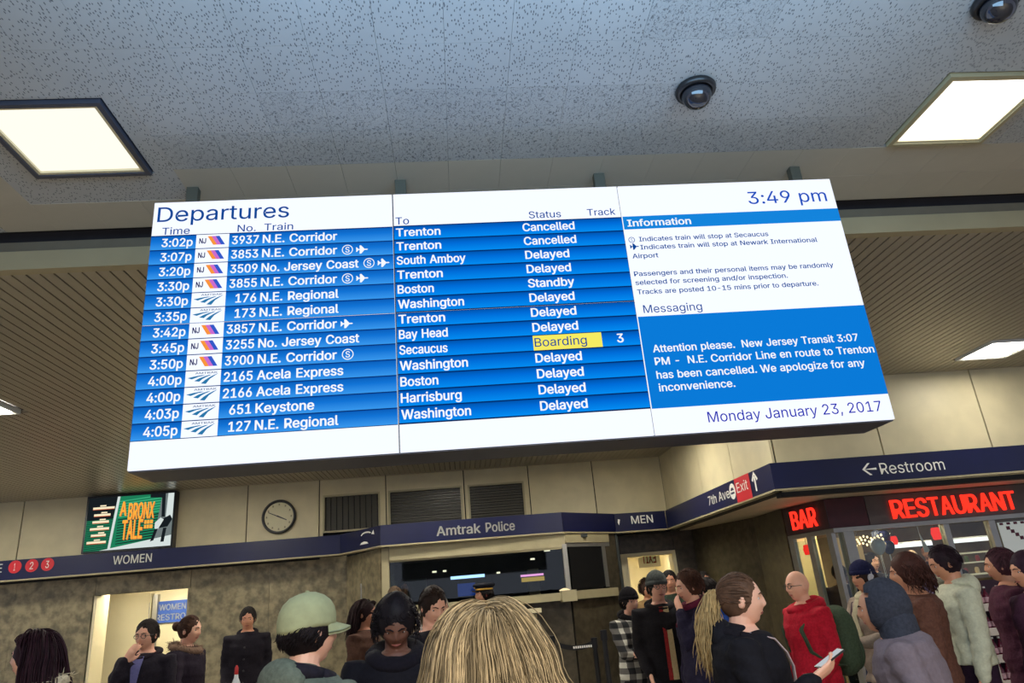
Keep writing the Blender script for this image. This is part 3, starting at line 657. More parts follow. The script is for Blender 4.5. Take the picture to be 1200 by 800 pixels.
# ------------------------------------------------------------------ lower walls, doors, booth
def marble_wall(name, p, q, z0, z1, t=.2, m='marble', n=None, top=None):
    w = MB().seg(p, q, z0, z1, t).build(name, M['joint']); tag(w, kind='structure')
    d = np.array(q)-np.array(p); L_ = np.linalg.norm(d); d = d/L_; nn = np.array([d[1], -d[0]])*.02; k = n or max(1, round(L_/1.18))
    for i in range(k):
        a = np.array(p)+d*(L_*i/k+.002)+nn; b_ = np.array(p)+d*(L_*(i+1)/k-.002)+nn
        for za, zb in ((z0, (z0+z1)/2-.001), ((z0+z1)/2+.001, z1)) if z1-z0 > 1.6 else ((z0, z1),):
            MB().seg(tuple(a), tuple(b_), za, zb, .0195).build('stone_slab', M[m], w)
    return w
marble_wall('wall_back', (-10.6, 12.40), (-5.80, 12.40), 0, 2.58)
marble_wall('wall_back', (-4.33, 12.40), (-1.86, 12.40), 0, 2.58)
marble_wall('wall_back', (-5.796, 12.40), (-4.334, 12.40), 2.28, 2.58, n=1)
# women's corridor
wc = MB(); wc.box(-7.6, -3.2, 13.9, 14.0, 0, 2.5); wc.box(-5.95, -5.80, 12.62, 12.9, 0, 2.5); wc.box(-3.3, -3.2, 12.62, 13.9, 0, 2.5); wc.box(-7.6, -7.5, 12.62, 13.9, 0, 2.5)
wc.box(-7.5, -3.3, 12.62, 13.9, 2.42, 2.5)
wc = wc.build('wall_corridor', M['cream']); tag(wc, kind='structure')
MB().box(-5.82, -5.76, 12.38, 12.64, 0, 2.27).build('door_jamb', M['cream'], wc); MB().box(-4.37, -4.32, 12.38, 12.64, 0, 2.27).build('door_jamb', M['marble'], wc)
MB().box(-5.46, -5.38, 13.80, 13.9, 0, 2.28).build('door_frame', M['alu'], wc); MB().box(-5.50, -5.475, 13.78, 13.9, 0, 2.3).build('door_frame', M['beigetrim'], wc)
cl = emis('corridor tube light', (1, .93, .75), 70.0)
for i, (x, y) in enumerate(((-5.35, 12.95), (-4.6, 13.25))):
    t = empty('tube_light', (x, y, 2.42), label=['tube light in the corridor ceiling behind the women restroom opening, left', 'tube light above the women restroom sign inside the corridor'][i], cat='ceiling light')
    MB().box(-.38, .38, -.06, .06, -.03, 0).build('housing', M['white'], t); MB().box(-.36, .36, -.045, .045, -.05, -.03).build('tube', cl, t)
rs = empty('restroom_sign', (-5.0, 13.895, 1.78), label='blue sign with left arrow reading WOMEN RESTROOM inside the bright opening', cat='sign')
p0 = at_y(175, 707, 13.85); p1 = at_y(175, 731, 13.85)
rsw = 1.25; MB().box(p0[0]+5.0, p0[0]+5.0+rsw, -.03, 0, p1[2]-1.78, p0[2]-1.78+.02).build('panel', mat('blue sign', lin(40, 80, 160), .5, emit=lin(30, 70, 160), es=.15), rs)
sx = p0[0]+5.0; zt = p0[2]-1.78
text('WOMEN', (sx+.17, -.03, zt-.135), (1, 0), .46, .10, M['signwhite'], rs, off=.02); text('RESTROOM', (sx+.13, -.03, zt-.30), (1, 0), .72, .10, M['signwhite'], rs, off=.02)
MB().add([(sx+.02, -.035, zt-.2), (sx+.06, -.035, zt-.25), (sx+.06, -.035, zt-.15)], [(0, 1, 2)]).add([(sx+.06, -.035, zt-.21), (sx+.11, -.035, zt-.21), (sx+.11, -.035, zt-.19), (sx+.06, -.035, zt-.19)], [(0, 1, 2, 3)]).build('arrow', M['signwhite'], rs)
sw = empty('wall_switch', (-4.93, 13.896, 1.66), label='small grey switch plate under the blue restroom sign', cat='switch'); MB().box(-.04, .04, -.012, 0, -.05, .05).build('plate', M['alu'], sw); MB().box(-.012, .012, -.02, -.012, -.02, .02).build('toggle', M['black'], sw)

# angled stone face left of the booth and cream corner post
marble_wall('wall_booth', (-1.84, 12.36), (-1.17, 11.24), 0, 2.555, n=2)
MB().box(-1.17, -1.06, 11.17, 11.27, 0, 2.55).build('trim_4', M['beigetrim'])['kind'] = 'structure'
jn = MB().box(-1.57, -1.55, 11.83, 11.86, 0, 2.1).build('trim_5', M['alu']); jn['kind'] = 'structure'; jn.rotation_euler = (0, 0, 0)
# booth front
bf = MB(); bf.seg((-1.05, 11.2), (1.6, 11.2), 0, 1.6, .12); bf.seg((1.62, 11.2), (2.5, 11.92), 0, 1.6, .12); bf = bf.build('wall_booth', M['joint']); bf['kind'] = 'structure'
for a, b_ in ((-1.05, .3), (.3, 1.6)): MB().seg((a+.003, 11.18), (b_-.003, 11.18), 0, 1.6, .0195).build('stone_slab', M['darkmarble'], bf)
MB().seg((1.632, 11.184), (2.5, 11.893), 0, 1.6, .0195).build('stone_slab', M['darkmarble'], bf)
fa = MB().seg((-1.05, 11.14), (1.60, 11.16), 2.36, 2.555, .1).build('trim_6', M['beigetrim']); fa['kind'] = 'structure'
fa = MB().seg((1.605, 11.16), (2.42, 11.83), 2.42, 2.555, .1).build('trim_7', M['beigetrim']); fa['kind'] = 'structure'
wn = MB().box(-1.05, 1.56, 11.205, 11.215, 1.76, 2.36).build('window_4', M['glass']); wn['kind'] = 'structure'
fr = MB(); fr.box(1.55, 1.62, 11.15, 11.24, 1.72, 2.40); fr.build('window_frame', M['alu'], wn)
fr = MB(); fr.box(-1.05, 1.56, 11.17, 11.24, 2.335, 2.36); fr.build('window_frame', M['beigetrim'], wn)
wn = MB().seg((1.66, 11.25), (2.30, 11.77), 1.74, 2.36, .012).build('window_5', mat('black pane', (.012, .012, .012), .15)); wn['kind'] = 'structure'
fr = MB(); fr.seg((1.62, 11.20), (2.42, 11.85), 2.36, 2.42, .07); fr.build('window_frame', M['alu'], wn)
fr = MB(); fr.seg((2.27, 11.73), (2.33, 11.78), 1.74, 2.36, .06); fr.build('window_frame', M['alu'], wn)
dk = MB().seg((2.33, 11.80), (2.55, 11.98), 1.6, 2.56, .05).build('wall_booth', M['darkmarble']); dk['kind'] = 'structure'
sill = empty('window_sill_counter', (0.25, 11.1, 1.6), label='long beige sill counter below the police booth window', cat='counter')
MB().box(-1.28, 1.40, -.10, .08, 0, .11).box(1.2, 1.42, -.14, .08, -.02, .135).build('ledge', M['beigetrim'], sill)
b = MB(); b.seg((1.43, 0), (2.2, .63), .0, .12, .16); b.build('ledge', M['beigetrim'], sill)
b = MB(); b.lathe((1.26, -.02, .135), [(.08, 0), (.075, .012), (.03, .03), (.005, .034)], 18); bell = b.build('desk_lamp', emis('warm lamp cap', (1, .8, .45), 1.2)); bell.location = (0.25, 11.1, 1.6)
tag(bell, 'small warm lit dome standing on the right end of the booth sill', 'lamp')
# inside the booth
bi = MB(); bi.box(-1.9, 2.6, 14.6, 14.7, 0, 2.6); bi.box(-1.95, -1.85, 12.62, 14.6, 0, 2.6); bi.box(2.56, 2.6, 12.0, 14.6, 0, 2.6); bi.box(-1.85, 2.55, 12.7, 14.6, 2.5, 2.6); bi.box(-1.1, 2.0, 11.4, 12.7, 2.5, 2.545)
bi = bi.build('wall_booth', mat('dark booth wall', lin(40, 46, 42), .6, var=.25, scale=2)); bi['kind'] = 'structure'
MB().box(-.98, 2.2, 11.42, 14.58, .25, .32).build('floor', M['floor'])['kind'] = 'structure'
def lit(name, px0, py0, px1, py1, Y, color, s, label, cat, d=.03):
    a = at_y(px0, py0, Y); c_ = at_y(px1, py0, Y); z0, z1 = sorted((a[2], at_y(px0, py1, Y)[2])); x0, x1 = sorted((a[0], c_[0]))
    o = empty(name, ((x0+x1)/2, Y, z0), label=label, cat=cat); hw = (x1-x0)/2
    MB().box(-hw-.01, hw+.01, .002, d+.03, -.01, z1-z0+.01).build('case', M['black'], o); MB().box(-hw, hw, -.004, .001, 0, z1-z0).build('panel', emis(name+' glow', color, s), o); return o
lit('glow_bar', 528, 675.5, 568, 679, 13.2, (.35, .55, 1), 2.4, 'thin blue white reflected light, built as a bar behind the booth glass', 'light')  # these four panels stand for concourse light mirrored in the glass
lit('reflection', 536, 684, 557, 699, 13.3, (.01, .03, .16), 1.0, 'dim blue monitor built as a glowing panel behind the booth glass', 'reflection')
lit('glow_bar', 610, 673.5, 637, 676, 13.4, (.9, .35, .75), 1.3, 'thin pink reflected light, built as a bar behind the booth glass, right', 'light')
lit('reflected_strip', 611, 677, 638, 682, 13.5, (.7, .45, .1), .7, 'yellow reflected light, built as a strip behind the booth glass under the pink bar', 'light')
for i, (px, py, w_, lb) in enumerate(((641, 645, 7, 'small white spotlight high in the booth, beside the right frame'), (651, 642, 7, 'small white spotlight in the top corner of the booth glass'), (624, 655, 5, 'small spotlight on the column inside the booth'),
                                  (509, 670, 5, 'left small warm lamp in the booth'), (521, 669, 4, 'second small warm lamp from the left in the booth'), (584, 671, 4, 'small warm lamp right of the blue bar in the booth'))):
    lit('spotlight', px-w_/2, py-1, px+w_/2, py+1, 13.0, (1, .9, .65), 1.5, lb, 'light')
b = MB().box(-.1, .1, -.1, .1, 0, 2.18-.32); p = at_y(624, 665, 13.9); b.build('trim_8', M['beigetrim'], loc=(p[0], 13.9, .32))['kind'] = 'structure'
b = MB().box(-.3, .3, -.05, .05, 0, 2.18-.32); p = at_y(480, 665, 14.0); b.build('trim_9', mat('green grey column', lin(70, 84, 78), .5), loc=(p[0], 14.0, .32))['kind'] = 'structure'
# small stepped ledge under the sill
lg = empty('brochure_ledge', (1.0, 10.95, 0), label='two stepped cream ledges below the booth sill, behind the blonde head', cat='ledge')
for i, (px0, px1, py, Y) in enumerate(((585, 635, 719, 10.9), (590, 632, 733, 10.9))):
    a = at_y(px0, py, Y); c_ = at_y(px1, py, Y)
    MB().box(a[0]-1.0, c_[0]-1.0, -.05, .2, a[2]-.03, a[2]+.03).build('shelf', M['cream'], lg)
a = at_y(590, 733, 10.9); MB().box(a[0]-.9, a[0]-.55, .05, .2, 0, a[2]-.04).build('post', M['darkmarble'], lg); a2 = at_y(590, 719, 10.9); MB().box(a[0]-1., a[0]-.5, .05, .2, a[2]+.04, a2[2]-.04).build('riser', M['beigetrim'], lg)
nt_ = empty('notice_post', (at_y(633, 752, 9.3)[0], 9.3, 0), label='dark post with a small white notice beside the blonde head', cat='sign')
a = at_y(633, 747, 9.3); MB().box(-.03, .03, -.03, .03, 0.02, a[2]+.12).box(-.15, .15, -.15, .15, 0, .02).build('post', M['black'], nt_); MB().box(-.045, .045, -.045, -.031, a[2]-.08, a[2]+.03).build('notice', M['white'], nt_)
# belt barrier posts
def stanchion(px, py, Y, label, belt=None):
    p = at_y(px, py, Y); t = empty('barrier_post', (p[0], Y, 0), label=label, cat='barrier post')
    MB().lathe((0, 0, 0), [(.17, 0), (.17, .02), (.05, .045), (.033, .05), (.033, p[2]-.12), (.045, p[2]-.12), (.045, p[2]), (.02, p[2]+.005)], 20).build('post', M['black'], t)
    if belt:
        q = at_y(*belt, Y); b = MB(); n_ = 12; z = p[2]-.05; x1 = q[0]-p[0]
        P_ = [(x1*k/n_, -.01, z-.05*math.sin(math.pi*k/n_)) for k in range(n_+1)]
        vs = []; fs = []
        for (x, y, zz) in P_: vs += [(x, y-.002, zz-.03), (x, y-.002, zz+.03), (x, y+.002, zz+.03), (x, y+.002, zz-.03)]
        for k in range(n_):
            for j in range(4): a_ = k*4+j; b_ = k*4+(j+1) % 4; fs.append((a_, b_, b_+4, a_+4))
        b.add(vs, fs); b.build('belt', M['black'], t)
        w = MB(); zz = z-.045
        for k in range(9): w.box(x1*.62+k*.028, x1*.62+k*.028+.02, -.0175, -.0135, zz-.012, zz+.016)
        w.build('belt_print', M['signwhite'], t)
    return t
stanchion(696, 747, 9.9, 'black belt barrier post with a printed belt, left one of the two', (655, 750)); stanchion(707, 738, 9.6, 'black belt barrier post beside the plaid coat, right one of the two'); stanchion(646, 745, 9.9, 'black belt barrier post next to the blonde hair')

# dark stone recess with the men's doorway
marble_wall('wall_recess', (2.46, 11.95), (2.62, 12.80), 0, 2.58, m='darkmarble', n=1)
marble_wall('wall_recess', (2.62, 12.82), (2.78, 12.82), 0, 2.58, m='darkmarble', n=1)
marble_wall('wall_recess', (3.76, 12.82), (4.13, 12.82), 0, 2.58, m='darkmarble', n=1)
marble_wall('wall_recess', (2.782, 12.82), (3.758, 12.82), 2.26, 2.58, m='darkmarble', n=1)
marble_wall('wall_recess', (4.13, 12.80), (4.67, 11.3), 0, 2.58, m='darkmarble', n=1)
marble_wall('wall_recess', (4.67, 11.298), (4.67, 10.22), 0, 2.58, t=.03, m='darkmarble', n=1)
mc = MB(); mc.box(2.5, 4.3, 15.0, 15.1, 0, 2.45); mc.box(2.62, 2.72, 13.05, 15, 0, 2.45); mc.box(3.95, 4.05, 13.1, 15, 0, 2.45); mc.box(2.6, 4.1, 13.06, 15, 2.36, 2.45)
mc = mc.build('wall_corridor', M['cream']); mc['kind'] = 'structure'
dj = MB(); dj.box(2.78, 2.90, 12.78, 13.05, 0, 2.26); dj.box(3.70, 3.76, 12.78, 13.05, 0, 2.26); dj.box(2.9, 3.70, 12.78, 13.05, 2.2, 2.26); dj.build('door_frame', M['cream'], mc)
t = empty('tube_light', (3.25, 13.7, 2.36), label='tube light inside the men restroom doorway', cat='ceiling light'); MB().box(-.28, .28, -.1, .1, -.03, 0).build('housing', M['white'], t); MB().box(-.26, .26, -.08, .08, -.05, -.03).build('tube', cl, t)
ex = empty('exit_sign', (3.38, 13.2, 2.02), label='clear exit sign seen from behind, mirrored red letters, in the men doorway', cat='sign')
MB().box(-.16, .16, -.02, .02, .26, .338).build('bracket', M['white'], ex); MB().box(-.2, .2, -.004, .004, 0, .26).build('plate', mat('sign plate', lin(236, 226, 190), .4), ex)
text('EXIT', (-.13, -.006, .07), (1, 0), .26, .16, mat('exit red', lin(180, 50, 40), .5), ex, off=.02, mirror=True)

# ------------------------------------------------------------------ restaurant front
P0, P1 = (4.66, 10.2), (4.82, 9.262)
fas = MB(); fas.seg(P1, P0, 2.2, 2.58, -.02+.04) if False else None
def slab(p, q, z0, z1, t, m, name, parent): return MB().seg(p, q, z0, z1, t).build(name, m, parent)
shop = MB().box(4.9, 10.3, 9.33, 9.44, 2.16, 2.6).build('wall_shop', M['dark']); shop['kind'] = 'structure'
sgn = empty('bar_sign', (4.74, 9.7, 2.2), label='dark fascia with glowing red BAR letters on the corner', cat='sign')
def loc(p, o): return (p[0]-o.location.x, p[1]-o.location.y)
maroon = mat('maroon fascia', lin(74, 26, 34), .45, var=.1)
slab(loc(P0, sgn), loc(P1, sgn), 0, .375, .1, mat('purple brown fascia', lin(60, 44, 48), .45, var=.1), 'fascia', sgn)
d = np.array(P1)-np.array(P0); L_ = np.linalg.norm(d); d /= L_; q = np.array(P0)+d*.19
text('BAR', (*loc(q, sgn), .06), tuple(d), .56, .245, M['neon'], sgn, off=.016, thick=.02, lift=.01)
pn = empty('fascia_panel', (5.1, 9.262, 2.2), label='dark maroon fascia panel between the BAR and RESTAURANT signs', cat='sign panel'); MB().box(-.27, .27, 0, .05, 0, .375).build('panel', maroon, pn)
rsn = empty('restaurant_sign', (6.6, 9.262, 2.2), label='grey fascia with big glowing red RESTAURANT letters', cat='sign')
MB().box(-1.22, 3.6, 0, .05, 0, .375).build('fascia', mat('bronze fascia', lin(98, 88, 82), .4, metal=.3, var=.08), rsn)
x_ = 5.70
for ch, w in zip('RESTAURANT', (.19, .16, .175, .165, .185, .18, .185, .185, .185, .165)):
    text(ch, (x_-6.6, -.002, .055), (1, 0), w*.9, .235, M['neon'], rsn, off=.016, thick=.025, lift=.008, name='letter'); x_ += w
tr = MB(); tr.box(4.84, 10.3, 9.22, 9.30, 2.14, 2.195); tr.seg(P0, (4.84, 9.235), 2.14, 2.195, .08); tr = tr.build('trim_10', M['alu']); tr['kind'] = 'structure'
bk = MB().box(5.12, 10.3, 9.27, 9.42, 0, .82).build('wall_shop', mat('tan stone base', lin(140, 116, 84), .5, var=.12, scale=6)); bk['kind'] = 'structure'
def column(x0, x1, n='mullion'):
    return (x0, x1)
w6 = MB().box(5.13, 6.38, 9.33, 9.342, .84, 2.14).build('window_6', M['glass']); w6['kind'] = 'structure'
MB().box(4.98, 5.12, 9.25, 9.40, 0, 2.14).build('window_frame', M['alu'], w6); MB().box(6.38, 6.46, 9.28, 9.38, .82, 2.14).build('window_frame', M['alu'], w6); MB().box(5.12, 6.38, 9.28, 9.38, .82, .86).build('window_frame', M['alu'], w6)
w7 = MB().box(6.46, 7.02, 9.33, 9.342, .84, 2.14).build('window_7', M['glass']); w7['kind'] = 'structure'; MB().box(7.02, 7.11, 9.28, 9.38, .82, 2.14).build('window_frame', M['alu'], w7)
w8 = MB().box(7.11, 10.3, 9.33, 9.342, .84, 2.14).build('window_8', M['glass']); w8['kind'] = 'structure'
# white window poster with a diagonal maroon pattern
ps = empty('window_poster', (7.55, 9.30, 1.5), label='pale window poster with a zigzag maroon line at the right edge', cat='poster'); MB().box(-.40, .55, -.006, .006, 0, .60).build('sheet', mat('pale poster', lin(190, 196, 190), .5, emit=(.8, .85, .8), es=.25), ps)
zm = mat('maroon print', lin(96, 24, 48), .5)
for k in range(11): MB().box(-.30+k*.05, -.30+k*.05+.05, -.011, -.007, .5-k*.045, .545-k*.045).build('pattern_square', zm, ps)
for k in range(9): MB().box(-.38+k*.1, -.38+k*.1+.05, -.011, -.007, .565, .595).build('pattern_square', zm, ps)
# glazed corner doors
d1 = MB().seg((4.70, 10.1), (4.75, 9.8), .1, 2.1, .01).build('door_1', M['glass']); d1['kind'] = 'structure'
fr = MB()
for (a, b_) in (((4.66, 10.2), (4.682, 10.10)), ((4.735, 9.80), (4.752, 9.70)), ((4.80, 9.36), (4.82, 9.262))): fr.seg(a, b_, 0, 2.14, .06)
fr.build('door_frame', M['alu'], d1); MB().seg((4.675, 10.12), (4.80, 9.36), 0, .12, .05).build('kick_plate', M['alu'], d1)
d2 = MB().box(4.84, 4.98, 9.31, 9.32, .1, 2.14).build('door_2', M['glass']); d2['kind'] = 'structure'; MB().seg((4.765, 9.69), (4.81, 9.38), .12, 2.1, .01).build('pane', M['glass'], d2)
# interior shell of the restaurant
ri = MB(); ri.box(4.9, 11, 13.3, 13.4, 0, 2.6); ri.box(10.9, 11, 9.44, 13.3, 0, 2.6); ri.box(4.9, 11, 9.44, 13.3, 2.45, 2.55); ri.box(4.72, 4.78, 10.3, 13.3, 0, 2.55)
ri = ri.build('wall_restaurant', mat('warm dark restaurant wall', lin(150, 126, 92), .6, color2=lin(110, 84, 66), scale=1.5)); ri['kind'] = 'structure'
for i, (x, y) in enumerate(((5.6, 10.3), (7.2, 11.0), (6.0, 12.0), (8.6, 10.6))):
    t = empty('ceiling_light', (x, y, 2.45), label=['restaurant ceiling light nearest the corner doors', 'restaurant ceiling light behind the narrow window', 'restaurant ceiling light at the back near the garland', 'restaurant ceiling light at the far right'][i], cat='ceiling light')
    MB().box(-.2, .2, -.1, .1, -.02, 0).build('housing', M['white'], t); MB().box(-.18, .18, -.08, .08, -.03, -.02).build('diffuser', emis('restaurant lamp', (1, .85, .6), 110), t)
def glowbar(px0, py0, px1, py1, Y, col, s, label, th=.03, cat='light'):
    a = at_y(px0, py0, Y); b_ = at_y(px1, py1, Y); w = b_[0]-a[0]; o = empty('glow_bar', (a[0], Y, (a[2]+b_[2])/2), label=label, cat=cat)
    MB().box(0, w, 0, .06, th*.5, th*.5+.02).build('housing', M['white'], o); MB().box(0, w, -.01, .05, -th*.5, th*.5-.002).build('tube', emis('bar glow', col, s), o)
glowbar(1047, 640, 1092, 636, 11.2, (1, .97, 1), 1.6, 'long white light bar behind the wide restaurant window', .06)
glowbar(1110, 634, 1160, 631, 11.4, (1, .97, .95), 1.6, 'white light bar behind the narrow restaurant window', .06)
cs = empty('cream_panel', (5.02, 10.9, 0), label='tall cream lit wall panel seen through the corner doors', cat='panel'); MB().box(-.1, .28, 0, .04, 0, 2.2).build('panel', mat('lit cream panel', lin(225, 205, 150), .6), cs); cs.location.x = 5.15
cs = empty('cream_panel', (5.05, 11.0, 0), label='pale yellow wall panel with added glow, deep behind the corner doors', cat='panel'); MB().box(-.06, .5, 0, .04, 0, 2.2).build('panel', mat('glowing yellow panel', lin(225, 200, 130), .6, emit=(.8, .65, .35), es=.5), cs); cs.location = (4.98, 11.9, 0)  # glow in the material stands for lamplight falling on the wall
# garland of warm bulbs
ga = empty('light_garland', (5.3, 10.0, 2.06), label='garland of warm little bulbs at the top left of the restaurant window', cat='string lights')
gb = emis('warm bulb', (1, .7, .35), 3.0); wi = MB(); bl = MB().ell((0, 0, 0), (.014, .014, .018), 8, 6).mesh('bulb'); bl.materials.append(gb)
pts = []
for r in range(3):
    for k in range(12): pts.append((.05+k*.052, -.02*r, .02-r*.045+.02*math.sin(k*1.3+r)))
for r in range(3):
    row = pts[r*12:(r+1)*12]; wi.tube([(x, y, z+.016) for x, y, z in row], [.003]*12, 5)
wi.build('wire', M['black'], ga)
for p in pts: share('bulb', bl, ga, p)
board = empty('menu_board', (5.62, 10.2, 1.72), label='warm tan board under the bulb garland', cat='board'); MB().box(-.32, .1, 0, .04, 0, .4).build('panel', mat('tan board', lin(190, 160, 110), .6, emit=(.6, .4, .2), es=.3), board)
# red lanterns
def lantern(px, py, Y, s, label):
    p = at_y(px, py, Y); t = empty('red_lantern', (p[0], Y, p[2]), label=label, cat='lantern')
    MB().lathe((0, 0, 0), [(s*.5, -s), (s*.62, -s*.9), (s*.8, 0), (s*.62, s*.9), (s*.5, s)], 12).build('shade', emis('red lantern glow', (1, .03, .02), 1.3), t)
    MB().tube([(0, 0, s), (0, 0, 2.45-p[2]-.01)], [.004, .004], 6).build('cord', M['black'], t)
lantern(946, 644, 10.5, .07, 'red lantern behind the corner door'); lantern(1006, 637, 10.45, .055, 'leftmost red lantern in the wide window'); lantern(1048, 633, 10.2, .06, 'red lantern beside the balloons'); lantern(1097, 625, 10.2, .085, 'largest red lantern at the right end of the wide window')
def balloon(px, py, Y, r, col, label):
    p = at_y(px, py, Y); t = empty('balloon', (p[0], Y, p[2]), label=label, cat='balloon')
    MB().ell((0, 0, 0), (r, r, r*1.15), 18, 12, fn=lambda q: q*np.array([1+.15*q[2]/r, 1+.15*q[2]/r, 1])).build('skin', mat('balloon '+label[:6], col, .25), t, True); MB().tube([(0, 0, -r*1.15), (.01, 0, -r*1.15-.5)], [.006, .002], 6).build('string', M['white'], t)
balloon(1029, 640, 9.8, .10, lin(205, 205, 215), 'white balloon left of the navy ones'); balloon(1037, 629, 10.3, .085, lin(40, 42, 80), 'upper navy balloon beside the white one'); balloon(1041, 641, 10.05, .085, lin(30, 34, 84), 'lower navy balloon beside the white one'); balloon(1027, 627, 10.7, .07, lin(130, 135, 165), 'grey blue balloon above the white one')
fl = empty('paper_flag', (at_y(1078, 620, 10.1)[0], 10.1, 2.0), label='white triangular paper flag hanging in the wide window', cat='flag'); MB().add([(-.02, 0, -.18), (-.03, 0, .1), (.07, 0, -.18), (-.02, .006, -.18), (-.03, .006, .1), (.07, .006, -.18)], [(0, 2, 1), (3, 4, 5), (0, 3, 5, 2), (2, 5, 4, 1), (1, 4, 3, 0)]).build('paper', M['white'], fl); MB().tube([(-.03, 0, .1), (-.03, 0, .44)], [.003, .003], 5).build('string', M['white'], fl)
def counter():
    p = at_y(1140, 655, 10.6); t = empty('food_counter', (p[0], 10.6, 0), label='lit food counter with cream shelves behind the narrow window', cat='counter')
    MB().box(-.5, .7, 0, .5, 0, 1.1).build('body', mat('counter brown', lin(90, 70, 60), .5), t)
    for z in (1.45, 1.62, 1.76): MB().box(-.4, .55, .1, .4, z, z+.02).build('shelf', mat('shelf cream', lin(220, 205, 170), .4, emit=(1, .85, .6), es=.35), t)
    MB().box(-.4, -.37, .1, .4, 1.1, 1.78).box(.52, .55, .1, .4, 1.1, 1.78).build('upright', M['alu'], t)
    rr = random.Random(3)
    for i in range(14):
        z = (1.47, 1.64, 1.10)[i % 3]; x = -.34+.06*i; c_ = [lin(200, 120, 60), lin(220, 200, 160), lin(150, 40, 40), lin(90, 110, 60)][i % 4]
        b = MB(); b.lathe((p[0]+x, 10.85, z+.002), [(.028, 0), (.03, .06), (.022, .085), (.01, .09)], 10); o = b.build('food_jar', mat('jar %d' % (i % 4), c_, .4)); tag(o, 'small %s jar in the lit food counter, %s shelf, %s from the left' % (('orange', 'cream', 'red', 'green')[i % 4], ('lower', 'upper', 'bottom')[i % 3], ['first', 'second', 'third', 'fourth', 'fifth'][i//3]), 'jar', 'jars on the food counter')
counter()
# display rack of dark red bottles
rk = empty('display_rack', (6.55, 8.35, 0), label='display rack with white shelf edges and dark red bottles at the right edge', cat='rack')
rk_m = mat('pale shelf edge', lin(196, 186, 176), .5, var=.05); ZS = (.12, .36, .62, .90, 1.16)
for z in ZS: MB().box(-.62, 1.1, 0, .42, z-.015, z).build('shelf', M['alu'], rk); MB().box(-.62, 1.1, -.02, -.001, z-.06, z+.02).build('price_strip', rk_m, rk)
MB().box(-.66, -.62, 0, .42, 0, 1.42).build('side', rk_m, rk); MB().box(1.1, 1.14, 0, .42, 0, 1.42).build('side', rk_m, rk); MB().box(-.62, 1.1, .42, .44, 0, 1.42).build('back', mat('rack back', lin(70, 44, 60), .6), rk)
bm1 = MB(); bm1.lathe((0, 0, 0), [(.001, 0), (.03, 0), (.032, .01), (.032, .1), (.024, .13), (.012, .15), (.012, .18), (.001, .18)], 10); bme = bm1.mesh('bottle_body'); bme.materials.append(mat('dark red bottle', lin(96, 22, 48), .25)); bme.polygons.foreach_set('use_smooth', [True]*len(bme.polygons))
lme = MB().lathe((0, 0, 0), [(.033, .03), (.033, .085)], 10).mesh('label'); lme.materials.append(mat('pink bottle label', lin(190, 150, 160), .5))
cme = MB().cyl((0, 0), .014, .181, .2, 8).mesh('cap'); cme.materials.append(M['white'])
lvl = ('lowest', 'second lowest', 'middle', 'second highest', 'topmost')
ORD = 'first second third fourth fifth sixth seventh eighth ninth tenth eleventh twelfth thirteenth fourteenth fifteenth sixteenth seventeenth eighteenth nineteenth twentieth twenty-first'.split()
for si, z in enumerate(ZS):
    for k in range(21):
        if si == 4 and k % 3 == 2: continue
        t = empty('bottle', (6.55-.57+k*.078, 8.35+.06, z+.001), label='dark red bottle on the %s rack shelf, %s from the left' % (lvl[si], ORD[k]), cat='bottle', group='bottles on the %s rack shelf' % lvl[si])
        share('body', bme, t); share('label_sticker', lme, t); share('cap', cme, t)

# ------------------------------------------------------------------ people
SKIN = {}
def skin(tone):
    if tone not in SKIN:
        base = {'fair': lin(236, 178, 150), 'pale': lin(238, 194, 168), 'tan': lin(206, 146, 114), 'brown': lin(112, 72, 56)}[tone]
        m = mat('skin '+tone, tuple(c*.93 for c in base), .5, color2=base, scale=14); m.node_tree.nodes['Principled BSDF'].inputs['Subsurface Weight'].default_value = .08; m.node_tree.nodes['Principled BSDF'].inputs['Subsurface Scale'].default_value = .01; SKIN[tone] = m
    return SKIN[tone]
FAB = {}
def fab(rgb, rough=.85, sc=60):
    if rgb not in FAB:
        FAB[rgb] = mat('cloth %d %d %d' % rgb, lin(*rgb), rough, var=.16 if sum(rgb) < 300 else .07, scale=sc, bump=.25, spec=.2)
    return FAB[rgb]
HAIRM = {}
def hairm(rgb):
    if rgb not in HAIRM:
        HAIRM[rgb] = [mat('hair', tuple(c*k for c in lin(*rgb)), .62, var=.2, scale=30, spec=.18) for k in ((1, .7, 1.35) if sum(rgb) < 330 else (.85, .45, 1.5))]
    return HAIRM[rgb]
eye_w = mat('eye white', (.75, .72, .7), .2); eye_d = mat('iris', (.03, .02, .015), .15); lipm = mat('lips', lin(168, 96, 88), .5, var=.05); browm = mat('brow', (.03, .02, .015), .8)
glassm = mat('spectacle rim', (.02, .02, .02), .3)
def head_fn(p):
    x, y, z = p; t = max(0, -z/.118)
    x *= 1-.30*t**1.6
    if y < 0: y *= 1-.42*t
    else: y *= 1-.06*t
    if z > 0: y *= 1.0; x *= 1+.04*math.sin(z/.118*2.6)
    if y > 0:
        g = lambda a, c_, w: math.exp(-((a-c_)/w)**2); ax = abs(x)
        f_ = min(1, y/.05)
        y += f_*(.0165*g(x, 0, .0105)*g(z, -.026, .012)+.012*g(x, 0, .009)*g(z, -.006, .018)+.007*g(ax, .013, .006)*g(z, -.031, .008)
             - .011*g(ax, .032, .017)*g(z, .002, .013)+.005*g(ax, .028, .02)*g(z, .023, .009)
             + .007*g(x, 0, .021)*g(z, -.062, .012)-.004*g(x, 0, .02)*g(z, -.0765, .006)+.011*g(x, 0, .024)*g(z, -.098, .017)+.004*g(ax, .045, .018)*g(z, -.025, .02))
    return np.array([x, y, z])
